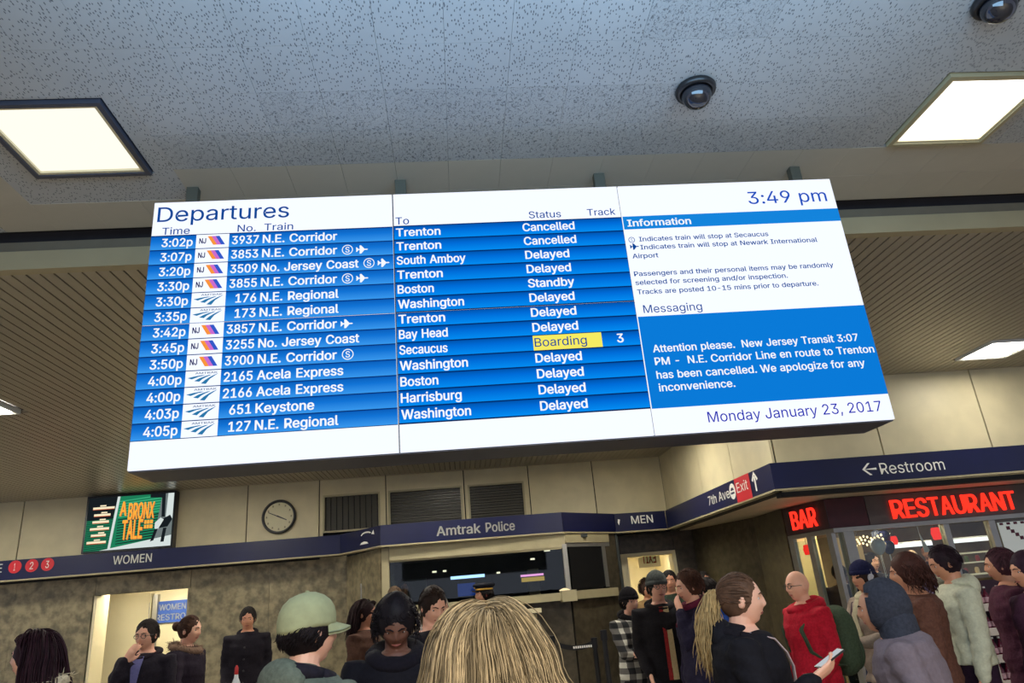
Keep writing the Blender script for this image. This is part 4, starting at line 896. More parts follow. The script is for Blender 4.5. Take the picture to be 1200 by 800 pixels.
def face_y(x, z):
    zz = max(-.115, min(.115, z)); y = .097*math.sqrt(max(0, 1-(zz/.118)**2-(x/.077)**2)); return head_fn((x, max(.001, y), z))[1]
def rotz(a): c_, s_ = math.cos(a), math.sin(a); return np.array([[c_, -s_, 0], [s_, c_, 0], [0, 0, 1]])
def rotx(a): c_, s_ = math.cos(a), math.sin(a); return np.array([[1, 0, 0], [0, c_, -s_], [0, s_, c_]])
def roty(a): c_, s_ = math.cos(a), math.sin(a); return np.array([[c_, 0, s_], [0, 1, 0], [-s_, 0, c_]])
def hand_mb(mb, w, d, pal, side, curl=.5, grip=False):
    """w wrist, d finger direction, pal palm normal, side = +1 thumb towards cross(d,pal)"""
    d = d/np.linalg.norm(d); pal = pal-d*(pal@d); pal /= np.linalg.norm(pal); s_ = np.cross(d, pal)*side
    mb.tube([w, w+d*.03, w+d*.085], [(.028, .019), (.038, .017), (.042, .015)], 10, side=s_)
    for k, (o_, L_) in enumerate(((.03, .072), (.010, .08), (-.010, .075), (-.029, .058))):
        p = w+d*.085+s_*o_; a = 0; pts = [p-d*.02, p]; 
        for j in range(3):
            a += curl*(.5+.25*j); dd = d*math.cos(a)+pal*math.sin(a)+s_*o_*.8; p = p+dd*L_/3*(1.15-.15*j); pts.append(p)
        mb.tube(pts, [.0095, .0095, .009, .0083, .0065], 8, side=s_)
    p = w+d*.02+s_*.026; mb.tube([p, p+d*.025+s_*.022+pal*.01, p+d*.052+s_*.03+pal*.022, p+d*.072+s_*.028+pal*.034], [.014, .012, .0105, .008], 8, side=pal)
def ik(sh, wr, l1, l2, pole):
    v = wr-sh; D_ = np.linalg.norm(v); D_ = min(D_, (l1+l2)*.995); v = v/np.linalg.norm(v); wr = sh+v*D_
    a = (l1*l1-l2*l2+D_*D_)/(2*D_); h = math.sqrt(max(0, l1*l1-a*a)); pl = pole-v*(pole@v); pl /= np.linalg.norm(pl); return sh+v*a+pl*h, wr
ARM = {'down': ((.225, .05, .85), (.1, -.6, 0), 'd'), 'back': ((.24, -.06, .86), (.2, -.6, 0), 'd'), 'phone': ((.12, .30, 1.10), (.6, -.3, -.6), 'f'), 'mouth': ((.085, .15, 1.415), (.25, .25, -1), 'u'),
       'pocket': ((.19, .13, .91), (.25, -1, 0), 'd'), 'fwd': ((.20, .40, 1.08), (.5, -.3, -.7), 'f'), 'fold': ((-.02, .25, 1.12), (.5, .1, -.7), 'i')}
def torso_rings(fat, fem):
    base = [(.84, .150, .105, 0), (.93, .172, .118, 0), (1.02, .155, .105, 0), (1.10, .148, .100, 0), (1.22, .165, .115, .005), (1.32, .182, .118, 0), (1.40, .165, .100, -.01), (1.45, .10, .075, -.015), (1.48, .06, .06, -.015)]
    return [(z, a*(1+fat)*(.93 if fem and z > 1.2 else 1), b*(1+fat*1.4), c_) for z, a, b, c_ in base]
NPEOPLE = []
def person(label, px, py, Y, face, coat=(20, 20, 24), trous=(24, 24, 30), skin_t='fair', hair=('short', (30, 22, 18)), arms=('down', 'down'), lean=0, yaw=0, pitch=0, fat=0, fem=False, hem=.78,
           hat=None, extras=(), vox=.011, group=None, floor_z=0.0, glasses=False, shoe=(18, 16, 16), hs=1.0, coatmat=None, curl=.5, detail=1.0):
    """px,py = picture position of the crown; Y depth; face = heading in degrees (0 looks into the scene, 90 to the left, 180 at the camera)"""
    top = at_y(px, py, Y); sc = (top[2]-floor_z)/1.72
    root = empty('person', (top[0], Y, floor_z), math.radians(face), label=label, cat='person', group=group); root.scale = (sc, sc, sc)
    LN = rotx(-math.radians(lean))                    # lean forward about the hip
    def up(p): p = np.array(p, float); return LN @ (p-np.array([0, 0, .95]))+np.array([0, 0, .95]) if p[2] > .9 else p
    HR = rotz(math.radians(yaw)) @ rotx(math.radians(pitch)); hc = up((0, .018, 1.602))
    # keep the crown over the picked spot
    off = np.array([-hc[0], -hc[1], 0.0]); 
    def H(p): return hc+HR @ (np.array(p, float)*hs)
    TR = torso_rings(fat, fem)
    def ringpts(z, a, b, cy, n=20): return [up((a*math.cos(2*math.pi*k/n), cy+b*math.sin(2*math.pi*k/n), z)) for k in range(n)]
    body = MB(); body.rings([ringpts(*r) for r in TR])
    hm = MB(); hm.ell((0, 0, 0), (.077, .097, .118), 44, 36, fn=head_fn)
    for sx in (-1, 1): hm.ell((sx*.077, -.008, -.006), (.010, .019, .031), 10, 8, M=rotz(sx*-.25) @ rotx(-.15))
    hm.T(H); body.add(hm.v, hm.f)
    body.tube([up((0, -.02, 1.40)), up((0, -.015, 1.47)), H((0, -.015, -.07))], [(.075, .065), (.058, .056), (.056, .058)], 14)
    hips = {}; arms_p = {}
    for si, s_ in enumerate((-1, 1)):
        st = .035*s_
        hip = np.array([s_*.09, 0, .90]); kn = np.array([s_*.10, .02+st*2, .49]); an = np.array([s_*.10, -.02+st*3, .09])
        body.tube([hip, (hip+kn)/2+np.array([0, .01, 0]), kn, (kn*.6+an*.4)+np.array([0, -.012, 0]), an], [(.088, .09), (.072, .075), (.052, .055), (.05, .054), (.034, .038)], 12)
        body.tube([an+np.array([0, -.03, -.045]), an+np.array([0, .06, -.05]), an+np.array([s_*.01, .15, -.062])], [(.034, .034), (.04, .03), (.035, .02)], 10)
        hips[s_] = (hip, kn, an)
        spec = arms[si]; tw, pole, hd_ = ARM[spec] if isinstance(spec, str) else spec
        sh = up((s_*(.178 if fem else .192)*(1+fat*.6), -.01, 1.385)); tw = up((s_*tw[0]*(1+fat*.5), tw[1], tw[2])); pole = LN @ np.array([s_*pole[0], pole[1], pole[2]])
        el, wr = ik(sh, tw, .285, .255, pole); arms_p[s_] = (sh, el, wr)
        body.tube([up((s_*.1, -.01, 1.37)), sh, (sh+el)/2, el, (el*.45+wr*.55), wr], [.052, .056, .049, .040, .037, .026], 12)
        fd = wr-el; fd /= np.linalg.norm(fd)
        if hd_ == 'd': hand_mb(body, wr, fd*.8+np.array([0, .1, -.4]), np.array([-s_*1.0, .2, 0]), 1 if s_ < 0 else -1, curl)
        elif hd_ == 'f': hand_mb(body, wr, fd+np.array([-s_*.1, .3, .1]), np.array([-s_*.55, 0, .8]), 1 if s_ < 0 else -1, curl*.9)
        elif hd_ == 'u': hand_mb(body, wr, np.array([-s_*.55, .0, .8]), np.array([-s_*.2, -1., .0]), 1 if s_ < 0 else -1, curl*.6)
        else: hand_mb(body, wr, np.array([-s_*1., .05, .1]), np.array([0, -1., 0]), 1 if s_ < 0 else -1, curl)
    bme_ = remesh(body, 'body', vox*.62 if vox < .012 else .0085, ratio=.3, smooth=1); bo = link('body', bme_, skin(skin_t), root)
    # face
    for s_ in (-1, 1):
        ey = MB(); yy = face_y(s_*.032, .003); c_ = (s_*.032, yy-.0085, .003); ey.ell(c_, (.0135, .0125, .0105), 14, 10)
        ir = []
        for fi, f_ in enumerate(ey.f):
            cen = np.mean([ey.v[i] for i in f_], axis=0); ey.m[fi] = 1 if (cen[1] > c_[1]+.007 and abs(cen[0]-c_[0]) < .0075 and abs(cen[2]-c_[2]) < .0075) else 0
        ey.T(H); ey.build('eye', [eye_w, eye_d], root, True)
        eb = MB(); eb.tube([(s_*x, face_y(s_*x, z)+.001, z) for x, z in ((.013, .021), (.028, .027), (.044, .022))], [(.003, .003), (.0038, .0032), (.002, .002)], 6); eb.T(H); eb.build('eyebrow', hair_mat0(hair), root, True)
    lp = MB()
    for dz, r in ((.0035, .0034), (-.0045, .004)):
        lp.tube([(x, face_y(x, -.062+dz)-.0012-abs(x)*.06, -.062+dz*(1-abs(x)/.028)) for x in (-.023, -.012, 0, .012, .023)], [.0015, r*.85, r, r*.85, .0015], 8)
    lp.T(H); lp.build('lips', lipm, root, True)
    if glasses:
        gl = MB()
        for s_ in (-1, 1):
            n = 16; gl.tube([(s_*.032+.022*math.cos(2*math.pi*k/n), .097, .002+.017*math.sin(2*math.pi*k/n)) for k in range(n+1)], [.0022]*(n+1), 5, rnd=False)
            gl.tube([(s_*.054, .095, .004), (s_*.078, .03, .006), (s_*.080, -.02, .0)], [.002]*3, 5)
        gl.tube([(-.01, .1, .004), (.01, .1, .004)], [.002, .002], 5); gl.T(H); gl.build('glasses', glassm, root, True)
    # clothes
    fc = fab(trous); tro = MB(); 
    for s_ in (-1, 1):
        hip, kn, an = hips[s_]; tro.tube([hip, (hip+kn)/2, kn, (kn+an)/2, an+np.array([0, 0, -.02])], [(.100, .102), (.088, .09), (.070, .072), (.064, .068), (.058, .064)], 12)
    tro.rings([ringpts(z, a+.012, b+.012, c_) for z, a, b, c_ in ((.80, .16, .115, 0), (.93, .176, .122, 0), (1.0, .165, .115, 0))])
    link('trousers', remesh(tro, 'trousers', .014, ratio=.5, disp=lambda co: .004*np.sin(co[:, 2]*55+8*co[:, 0])*np.exp(-((co[:, 2]-.45)/.25)**2)), fc, root)
    for s_ in (-1, 1):
        hip, kn, an = hips[s_]; sh_ = MB(); sh_.tube([an+np.array([0, -.045, -.045]), an+np.array([0, .05, -.045]), an+np.array([s_*.012, .165, -.06])], [(.043, .043), (.048, .042), (.042, .028)], 12)
        sh_.T(lambda v: np.array([v[0], v[1], max(.002, v[2])])); sh_.build('shoe', fab(shoe, .5), root, True)
    th = .03; ct = MB(); rr = []
    hemz = hem
    for z, a, b, c_ in TR:
        if z < 1.46: rr.append((z, a+th, b+th*1.05, c_))
    if hemz < .84: rr = [(hemz, rr[0][1]+.02+.05*(.84-hemz), rr[0][2]+.03+.05*(.84-hemz), 0)]+rr
    else: rr = [r for r in rr if r[0] >= hemz]
    rr.append((1.462, .085, .085, -.015))
    ct.rings([ringpts(*r) for r in rr])
    for s_ in (-1, 1):
        sh, el, wr = arms_p[s_]; cuff = wr-(wr-el)*.05
        ct.tube([up((s_*.09, -.01, 1.37)), sh, (sh+el)/2, el, (el*.45+wr*.55), cuff], [.078, .082, .070, .062, .056, .045], 14)
    ph_ = RNG.rand()*6
    cme_ = remesh(ct, 'coat', .013, ratio=.5, smooth=3, disp=lambda co: .0045*np.sin(co[:, 2]*38+co[:, 0]*16+ph_)*np.sin(co[:, 0]*30+co[:, 1]*22+ph_)+.003*np.sin(co[:, 2]*90+co[:, 1]*30))
    co_ = link('coat', cme_, coatmat or fab(coat), root)
    def cy(x, z, o_=.0):
        zs = [r[0] for r in rr]; a = np.interp(z, zs, [r[1] for r in rr]); b = np.interp(z, zs, [r[2] for r in rr]); c_ = np.interp(z, zs, [r[3] for r in rr]); return c_+b*math.sqrt(max(.02, 1-(x/a)**2))+o_
    def patch(name, rows, m, o_=.008):           # rows of (z, x0, x1): a cloth panel lying on the chest
        mb = MB(); n = 8; R_ = []
        for sgn in (1, 0):
            for z, x0, x1 in rows: R_.append([up((x0+(x1-x0)*k/n, cy(x0+(x1-x0)*k/n, z, o_ if sgn else o_-.012), z)) for k in range(n+1)])
        nr = len(rows); vs = [p for r in R_ for p in r]; fs = []
        for i in range(nr-1):
            for k in range(n):
                a = i*(n+1)+k; fs.append((a, a+1, a+n+2, a+n+1)); a += nr*(n+1); fs.append((a, a+n+1, a+n+2, a+1))
        mb.add(vs, fs); return mb.build(name, m, root, True)
    ctx = dict(root=root, H=H, up=up, cy=cy, patch=patch, arms=arms_p, rr=rr, coat=co_, body=bo, TR=TR, hc=hc, HR=HR, fat=fat, sc=sc)
    # hair
    do_hair(hair, ctx, detail, hat)
    if hat: do_hat(hat, ctx)
    for e in extras: e(ctx)
    # shift so that the head stands over the chosen point
    sh_v = Vector((off[0], off[1], 0))
    for ch in root.children:
        ch.location = Vector(ch.location)+sh_v
    dz = at_y(px, py, Y)[2]
    NPEOPLE.append(root); ctx['off'] = sh_v
    return ctx
def hair_mat0(h):
    return hairm(h[1])[1] if h and h[1] else browm
def strand_sim(p, d, n, step, E, grav, ctr=(0, -.012, .012), spread=0.0, minr=1.0, rs=None):
    pts = [p.copy()]; c_ = np.array(ctr)
    for i in range(n):
        d = d+np.array([0, 0, -grav]); d /= np.linalg.norm(d); q = p+d*step
        r = (q-c_)/E; L_ = np.linalg.norm(r)
        if L_ < minr: q = c_+r/L_*minr*E
        elif q[2] < -.02 and spread: pass
        d = (q-p)/max(1e-6, np.linalg.norm(q-p)); p = q; pts.append(p.copy())
    return pts
def do_hair(hair, ctx, detail, hat):
    if not hair or hair[0] == 'bald': return
    kind, rgb = hair[0], hair[1]; ms = hairm(rgb); root, H = ctx['root'], ctx['H']; E = np.array([.086, .104, .112]); ctr = np.array([0, -.014, .018]); xb = {'curly': .017, 'short': .003, 'messy': .012}.get(hair[0], 0); ctr = ctr+np.array([0, -xb, xb*.4])
    rs = np.random.RandomState(int(abs(ctx['hc'][2]*1e5)+len(NPEOPLE)*13) % 99999); mb = MB()
    nz = lambda q: q*(1+.035*noise.noise(Vector(tuple(q*45)))+.02*noise.noise(Vector(tuple(q*110))))
    big = {'curly': 1.16, 'long': 1.02, 'short': 1.025, 'pony': .985, 'bun': 1.0, 'messy': 1.07}[kind]
    mb.ell(ctr, tuple(E*big), 28, 20, fn=nz)
    if kind in ('short', 'messy'):
        n = int((320 if kind == 'short' else 420)*detail)
        for _ in range(n):
            a = rs.rand()*2*math.pi; z = min(1, rs.rand()*1.25-.25); z = -.35+.4*rs.rand() if hat else z; r = math.sqrt(max(0, 1-z*z))
            dr = np.array([r*math.cos(a), r*math.sin(a), z])
            if dr[1] > .35 and z < .62: continue
            p = ctr+dr*E*big*.98; 
            t_ = np.array([.25*rs.randn(), (-.8 if z < .8 else .6) if kind == 'short' else rs.randn(), -.5+.2*rs.randn()]); t_ -= dr*(t_@dr); d = dr*(.12 if kind == 'short' else .28)+t_/np.linalg.norm(t_)
            pts = strand_sim(p, d/np.linalg.norm(d), 4, .011 if kind == 'short' else .016, E*big, .22, ctr)
            mb.tube(pts, [.0028, .0028, .0024, .0018, .0008], 3, rnd=False, mi=rs.randint(3))
    elif kind == 'curly':
        for _ in range(int(520*detail)):
            a = rs.rand()*2*math.pi; z = rs.rand()*1.5-.5; z = min(z, 1); r = math.sqrt(1-z*z); dr = np.array([r*math.cos(a), r*math.sin(a), z])
            if dr[1] > .45 and z < .5: continue
            p = ctr+dr*E*big*.98; t = np.cross(dr, rs.randn(3)); t /= np.linalg.norm(t); s2 = np.cross(dr, t); k = rs.rand()*6
            L_ = hair[2] if len(hair) > 2 else .0
            pts = [p+dr*.0045*i+(t*math.cos(k+i*1.1)+s2*math.sin(k+i*1.1))*.013+np.array([0, -.1*L_, -L_])*i/7 for i in range(8)]
            mb.tube(pts, [.003]*7+[.001], 3, rnd=False, mi=rs.randint(3))
    elif kind == 'long':
        fl0 = hair[4] if len(hair) > 4 else .12
        L_ = hair[2] if len(hair) > 2 else .35; n = int((hair[3] if len(hair) > 3 else 420)*detail); rad = .0034 if n < 900 else .00125; st = .022; k = int((L_+.16)/st)
        for _ in range(n):
            y0 = rs.rand()*.17-.09; x0 = rs.randn()*.006; s_ = 1 if rs.rand() > .5 else -1
            zz = ctr[2]+E[2]*math.sqrt(max(0.05, 1-((y0-ctr[1])/E[1])**2)); p = np.array([x0, y0, zz]); 
            if rs.rand() < .6 or hat: # start lower on the skull
                ang = rs.rand()*1.2 if not hat else -.1+rs.rand()*.35; a2 = rs.rand()*math.pi+math.pi if rs.rand() < .85 else rs.rand()*6.28; dr = np.array([math.cos(a2)*math.cos(ang), math.sin(a2)*math.cos(ang), math.sin(ang)]); p = ctr+dr*E
                if dr[1] > .25: continue
                s_ = 1 if p[0] > 0 else -1; d = np.array([s_*abs(dr[0])*.7+.12*rs.randn(), -.1-.2*abs(dr[1]), -.8])
            else: d = np.array([s_*(.9+.3*rs.rand()), -.35-.5*rs.rand(), -.05])
            d /= np.linalg.norm(d); mr = 1.0+.12*rs.rand()
            kk = int(k*(.8+.25*rs.rand())); pts = strand_sim(p, d, kk, st, E, .33, ctr, minr=mr)
            # keep out of the face
            w = [np.array([q[0], min(q[1], float(np.interp(q[2], (-.2, .03, .07, .12), (-.03, -.015, .03, .085)))), q[2]]) for q in pts]
            fl_ = hair[4] if len(hair) > 4 else .12
            w = [q+np.array([np.sign(q[0])*max(0, -.02-q[2])*fl_, -max(0, -.05-q[2])*.12, 0])+np.array([.003*math.sin(i*.9+rs.rand()), 0, 0]) for i, q in enumerate(w)]
            mb.tube(w, [rad*(1 if i < len(w)-3 else .6) for i in range(len(w))], 3, rnd=False, mi=rs.choice([0, 1, 2]))
        mb.tube([(0, -.045, .02), (0, -.07, -.1), (0, -.085, -.12-L_*.6)], [(.08, .065), (.08+fl0*.06, .05), (.07+fl0*.12, .03)], 14, mi=1)
    elif kind in ('pony', 'bun'):
        tie = np.array([0, -.118, .035]) if kind == 'pony' else np.array([0, -.12, .03])
        for _ in range(int(420*detail)):
            a = rs.rand()*2*math.pi; z = rs.rand()*1.2-.3; z = min(z, .98); r = math.sqrt(1-z*z); dr = np.array([r*math.cos(a), r*math.sin(a), z])
            if dr[1] > .5 and z < .55: continue
            p = ctr+dr*E*big; pts = [p]
            for i in range(7):
                t = (i+1)/7; q = p*(1-t)+tie*t; rr_ = (q-ctr)/(E*1.01); q = ctr+rr_/max(1e-6, np.linalg.norm(rr_))*E*(1.01+.015*rs.rand()) if t < .95 else q; pts.append(q)
            mb.tube(pts, [.0022]*8, 3, rnd=False, mi=rs.choice([0, 1, 2]))
        if kind == 'bun': mb.ell(tie+np.array([0, -.02, .0]), (.045, .04, .042), 14, 10, fn=nz)
        else:
            L_ = hair[2]
            for _ in range(int(420*detail)):
                o_ = rs.randn(3)*.010; pts = []; k = 12; ph = rs.rand()*6; rr2 = .012+.022*rs.rand(); a = rs.rand()*6.28; ln = .75+.35*rs.rand()
                for i in range(k):
                    t = i/(k-1); wv = rr2*math.sin(min(1, t*1.6)*math.pi*.62)*1.25
                    q = tie+o_*(1+t)+np.array([math.cos(a)*wv, -.035*math.sin(min(t*3, 1)*1.57)-.03*t+math.sin(a)*wv+.008*math.sin(t*9+ph), .02*math.sin(min(1, t*5)*3.14)-L_*ln*t]); pts.append(q)
                mb.tube(pts, [.0024]*(k-2)+[.0018, .0008], 3, rnd=False, mi=3 if len(hair) > 3 else rs.choice([0, 1, 2]))
            if len(hair) > 3: ms = ms+[hairm(hair[3])[0]]
    mb.T(H); 
    if len(ms) == 3: mb.m = [min(i, 2) for i in mb.m]
    o = mb.build('hair', ms, root, kind not in ('x',)); return o
def do_hat(hat, ctx):
    k, rgb = hat; H, root = ctx['H'], ctx['root']
    if k == 'beanie':
        mb = MB(); prof = [(1.06, .035), (1.10, .05), (1.10, .075), (1.02, .10), (.86, .125), (.6, .145), (.3, .158), (.02, .163)]
        mb.rings([[(.083*r*math.cos(a)*(1+.012*math.cos(22*a)), -.012+.103*r*math.sin(a)*(1+.012*math.cos(22*a)), z-.008-(.028 if math.sin(a) < 0 else 0)*(abs(math.sin(a)))*(1-i/7)) for a in [2*math.pi*j/66 for j in range(66)]] for i, (r, z) in enumerate(prof)])
        mb.T(H); mb.build('beanie', fab(rgb, .95), root, True)
        mb = MB(); mb.rings([[(.083*r*math.cos(a), -.012+.103*r*math.sin(a), z-.008-(.028 if math.sin(a) < 0 else 0)*abs(math.sin(a))) for a in [2*math.pi*j/40 for j in range(40)]] for r, z in ((1.07, .032), (1.15, .034), (1.17, .05), (1.15, .066), (1.08, .068))]); mb.T(H); mb.build('beanie_cuff', fab(rgb, .95), root, True)
    if k == 'hood':
        mb = MB(); mb.ell((0, -.035, .02), (.115, .135, .145), 24, 18, fn=lambda q: q*(1+.05*noise.noise(Vector(tuple(q*14)))) if q[1] < .08 else np.array([q[0], .08+(q[1]-.08)*.2, q[2]])); mb.tube([(0, -.07, -.05), (0, -.08, -.14), (0, -.075, -.22)], [(.11, .10), (.13, .10), (.16, .11)], 18)
        # open front: drop faces in front of the face
        keep = []
        for f_ in mb.f:
            c_ = np.mean([mb.v[i] for i in f_], axis=0)
            keep.append(not (c_[1] > .035 and -.11 < c_[2] < .085 and abs(c_[0]) < .082))
        mb.m = [m_ for m_, k_ in zip(mb.m, keep) if k_]; mb.f = [f_ for f_, k_ in zip(mb.f, keep) if k_]; mb.T(H); mb.build('hood', fab(rgb, .95), root, True)
    if k == 'police':
        mb = MB(); mb.lathe((0, -.01, 0), [(.095, .035), (.098, .07), (.125, .095), (.13, .105), (.11, .125), (.02, .13)], 28, sc=(.92, 1.08)); mb.T(H); mb.build('cap_crown', fab(rgb, .6), root, True)
        mb = MB(); mb.lathe((0, -.01, 0), [(.0985, .048), (.1, .05), (.1, .066), (.0985, .068)], 28, sc=(.925, 1.09)); mb.T(H); mb.build('cap_band', mat('gold band', lin(200, 160, 70), .4, metal=.6), root, True)
        mb = MB(); mb.ell((0, .095, .035), (.06, .055, .008), 18, 8, M=rotx(.3)); mb.T(H); mb.build('cap_peak', M['black'], root, True)
        mb = MB(); mb.ell((0, .112, .085), (.018, .006, .022), 10, 8); mb.T(H); mb.build('badge', mat('gold badge', lin(220, 180, 90), .3, metal=.8), root, True)
    if k == 'cap':
        rs = lambda a: 1+.01*math.cos(6*a)
        mb = MB(); prof = [(1.03, .02), (1.06, .035), (1.06, .06), (1.0, .09), (.86, .115), (.62, .135), (.3, .147), (.02, .15)]
        mb.rings([[(.085*r*math.cos(a)*rs(a), -.014+.108*r*math.sin(a)*rs(a), z-(.022 if math.sin(a) < 0 else 0)*abs(math.sin(a))*(1-i/7)) for a in [2*math.pi*j/48 for j in range(48)]] for i, (r, z) in enumerate(prof)]); 
        mb.v = [tuple(np.array(v)*(1+.012*noise.noise(Vector(v)*22))) for v in mb.v]; mb.T(H); cm = fab(rgb, .9, 25); mb.build('cap_crown', cm, root, True)
        mb = MB(); n = 14; vs = []; fs = []
        for dz in (.004, -.004):
            for i in range(5):
                t = i/4
                for j in range(n+1):
                    a = math.radians(28+124*j/n); ex_ = .098+.072*t*math.sin(math.pi*(j/n))**.5; vs.append((.088*math.cos(a)*(1+.05*t), -.014+.108*math.sin(a)*(1) + (ex_-.098)*1.0, .030+dz-.02*t-.018*(math.cos(a)**2)*(.4+t)))
        for s_ in (0, 1):
            for i in range(4):
                for j in range(n):
                    a = s_*5*(n+1)+i*(n+1)+j; q = (a, a+1, a+n+2, a+n+1); fs.append(q if s_ else q[::-1])
        for j in range(n): a = 4*(n+1)+j; b_ = a+5*(n+1); fs.append((a, a+1, b_+1, b_))
        mb.add(vs, fs); mb.T(H); mb.build('cap_brim', cm, root, True)
        mb = MB(); mb.ell((0, -.014, .15), (.009, .009, .005), 8, 6); mb.T(H); mb.build('cap_button', cm, root, True)
# extras -------------------------------------------------------------
def collar(rgb, r=.095, t=.035, z=1.455, fur=False, name=None, tilt=.3):
    def f_(c):
        mb = MB(); n = 24; pts = [c['up']((r*math.cos(2*math.pi*k/n), -.015+r*1.02*math.sin(2*math.pi*k/n), z-tilt*.1*math.sin(2*math.pi*k/n))) for k in range(n+1)]
        mb.tube(pts, [(t*.75, t)]*(n+1), 10, side=(0, 0, 1), rnd=False)
        if fur:
            rs = np.random.RandomState(5)
            for _ in range(500):
                v = np.array(mb.v[rs.randint(len(mb.v)-30)]) if False else np.array(mb.v[rs.randint(240)]); d = rs.randn(3)*.02; mb.tube([v, v+d*.6, v+d], [.0025, .002, .0006], 3, rnd=False)
        mb.build(name or ('fur_collar' if fur else 'collar'), fab(rgb, .95), c['root'], True)
    return f_
def scarf(rgb, hang=.35, x=.05):
    def f_(c):
        collar(rgb, .088, .042, 1.47, name='scarf')(c)
        c['patch']('scarf_end', [(1.43, -.02, .05), (1.3, x-.04, x+.035), (1.43-hang, x-.045, x+.04)], fab(rgb, .95), .012)
    return f_
def vee(rgb, z0=1.05, w=.05, name='shirt'):
    return lambda c: c['patch'](name, [(1.44, -w, w), (1.36, -w*.95, w*.95), (1.22, -w*.55, w*.55), (z0, -.008, .008)], fab(rgb), .007)
def zip_(rgb=(120, 120, 120)):
    return lambda c: c['patch']('zip', [(1.43, -.006, .006), (1.2, -.006, .006), (.9, -.006, .006)], fab(rgb), .008)
def buttons(c):
    for z in (1.3, 1.18, 1.06, .94):
        mb = MB(); mb.ell(c['up']((.012, c['cy'](.012, z, .004), z)), (.011, .006, .011), 8, 6); mb.build('button', M['black'], c['root'], True)
def pocket(c):
    for s_ in (-1, 1): c['patch']('pocket_flap', [(.98, s_*.12-.045, s_*.12+.045), (.955, s_*.12-.045, s_*.12+.045)], c['coat'].data.materials[0], .012)
def tree_parts(c): return c['root']
def backpack(rgb, s_=1.0):
    def f_(c):
        mb = MB(); y0 = -c['rr'][4][2]-.02
        mb.ell((0, y0-.085*s_, 1.17), (.165*s_, .105*s_, .245*s_), 20, 16, fn=lambda q: np.sign(q)*np.abs(q)**.82*np.array([.165, .105, .245])**.18); mb.T(c['up']); mb.build('backpack', fab(rgb, .8), c['root'], True)
        mb = MB(); mb.ell((0, y0-.17*s_, 1.08), (.12*s_, .05, .13*s_), 16, 12); mb.T(c['up']); mb.build('backpack_pocket', fab(rgb, .8), c['root'], True)
        for k in (-1, 1):
            mb = MB(); pts = [(k*.10, y0, 1.36), (k*.115, -.03, 1.452), (k*.125, .08, 1.40), (k*.13, c['cy'](.13, 1.28, .01), 1.28), (k*.15, c['cy'](.15, 1.12, .01), 1.12), (k*.19, .0, 1.02), (k*.14, y0, 1.0)]
            mb.tube(pts, [(.026, .008)]*7, 8, side=(1, 0, 0)); mb.T(c['up']); mb.build('backpack_strap', fab(rgb, .8), c['root'], True)
    return f_
def hoodback(rgb):
    def f_(c):
        mb = MB(); mb.ell((0, -.105, 1.44), (.12, .065, .085), 18, 12); mb.ell((.0, -.05, 1.465), (.11, .09, .04), 16, 10); mb.T(c['up']); mb.build('hood', fab(rgb, .9), c['root'], True)
    return f_
def phone(side=1, light=True):
    def f_(c):
        sh, el, wr = c['arms'][side]; fd = wr-el; fd /= np.linalg.norm(fd); d = fd+np.array([-side*.1, .3, .1]); d /= np.linalg.norm(d)
        ctr = wr+d*.105+np.array([-side*.01, .0, .028]); u_ = d; v_ = np.cross(u_, (0, 0, 1)); v_ /= np.linalg.norm(v_); w_ = np.cross(v_, u_)
        mb = MB(); mb.box(-.07, .07, -.035, .035, -.004, .004); mb.T(lambda p: ctr+u_*p[0]+v_*p[1]+w_*p[2]); o = mb.build('phone', M['black'], c['root'])
        m2 = MB(); m2.box(-.064, .064, -.031, .031, .0042, .005); m2.T(lambda p: ctr+u_*p[0]+v_*p[1]+w_*p[2]); s2_ = m2.build('phone_screen', emis('phone glow', (.9, .95, 1), .55), c['root'])
        # the phone is a thing of its own: world placed
        c.setdefault('things', []).append((o, s2_))
    return f_
def paper(side=1):
    def f_(c):
        sh, el, wr = c['arms'][side]; mb = MB(); p = wr+np.array([0, .02, -.09])
        mb.box(-.03, .03, -.003, .003, -.22, .02); mb.T(lambda q: p+q); o = mb.build('paper_roll', M['white'], c['root']); c.setdefault('things', []).append((o,))
    return f_
def crossbody(rgb, w=.014, s_=1):
    def f_(c):
        P_ = [(-.10*s_, -.06, 1.44), (-.085*s_, .03, 1.452)]
        for t in np.linspace(0, 1, 9): x = (-.075+.26*t)*s_; z = 1.42-.50*t; P_.append((x, c['cy'](x, z, .012), z))
        P_.append((.235*s_, -.01, .88)); mb = MB(); mb.tube([c['up'](p) for p in P_], [(w, .004)]*len(P_), 8, side=(1, 0, .3)); mb.build('bag_strap', fab(rgb, .6), c['root'], True)
    return f_
def headphones(rgb):
    def f_(c):
        H = c['H']; mb = MB(); pts = [(.092*math.cos(a), -.02, .128*math.sin(a)-.0) for a in np.linspace(.05, math.pi-.05, 14)]; mb.tube(pts, [(.006, .011)]*14, 8, side=(0, 1, 0)); mb.T(H); mb.build('headband', fab(rgb, .4), c['root'], True)
        for k in (-1, 1): mb = MB(); mb.ell((k*.092, -.01, -.01), (.018, .034, .038), 14, 10); mb.T(H); mb.build('ear_cup', fab(rgb, .4), c['root'], True)
    return f_
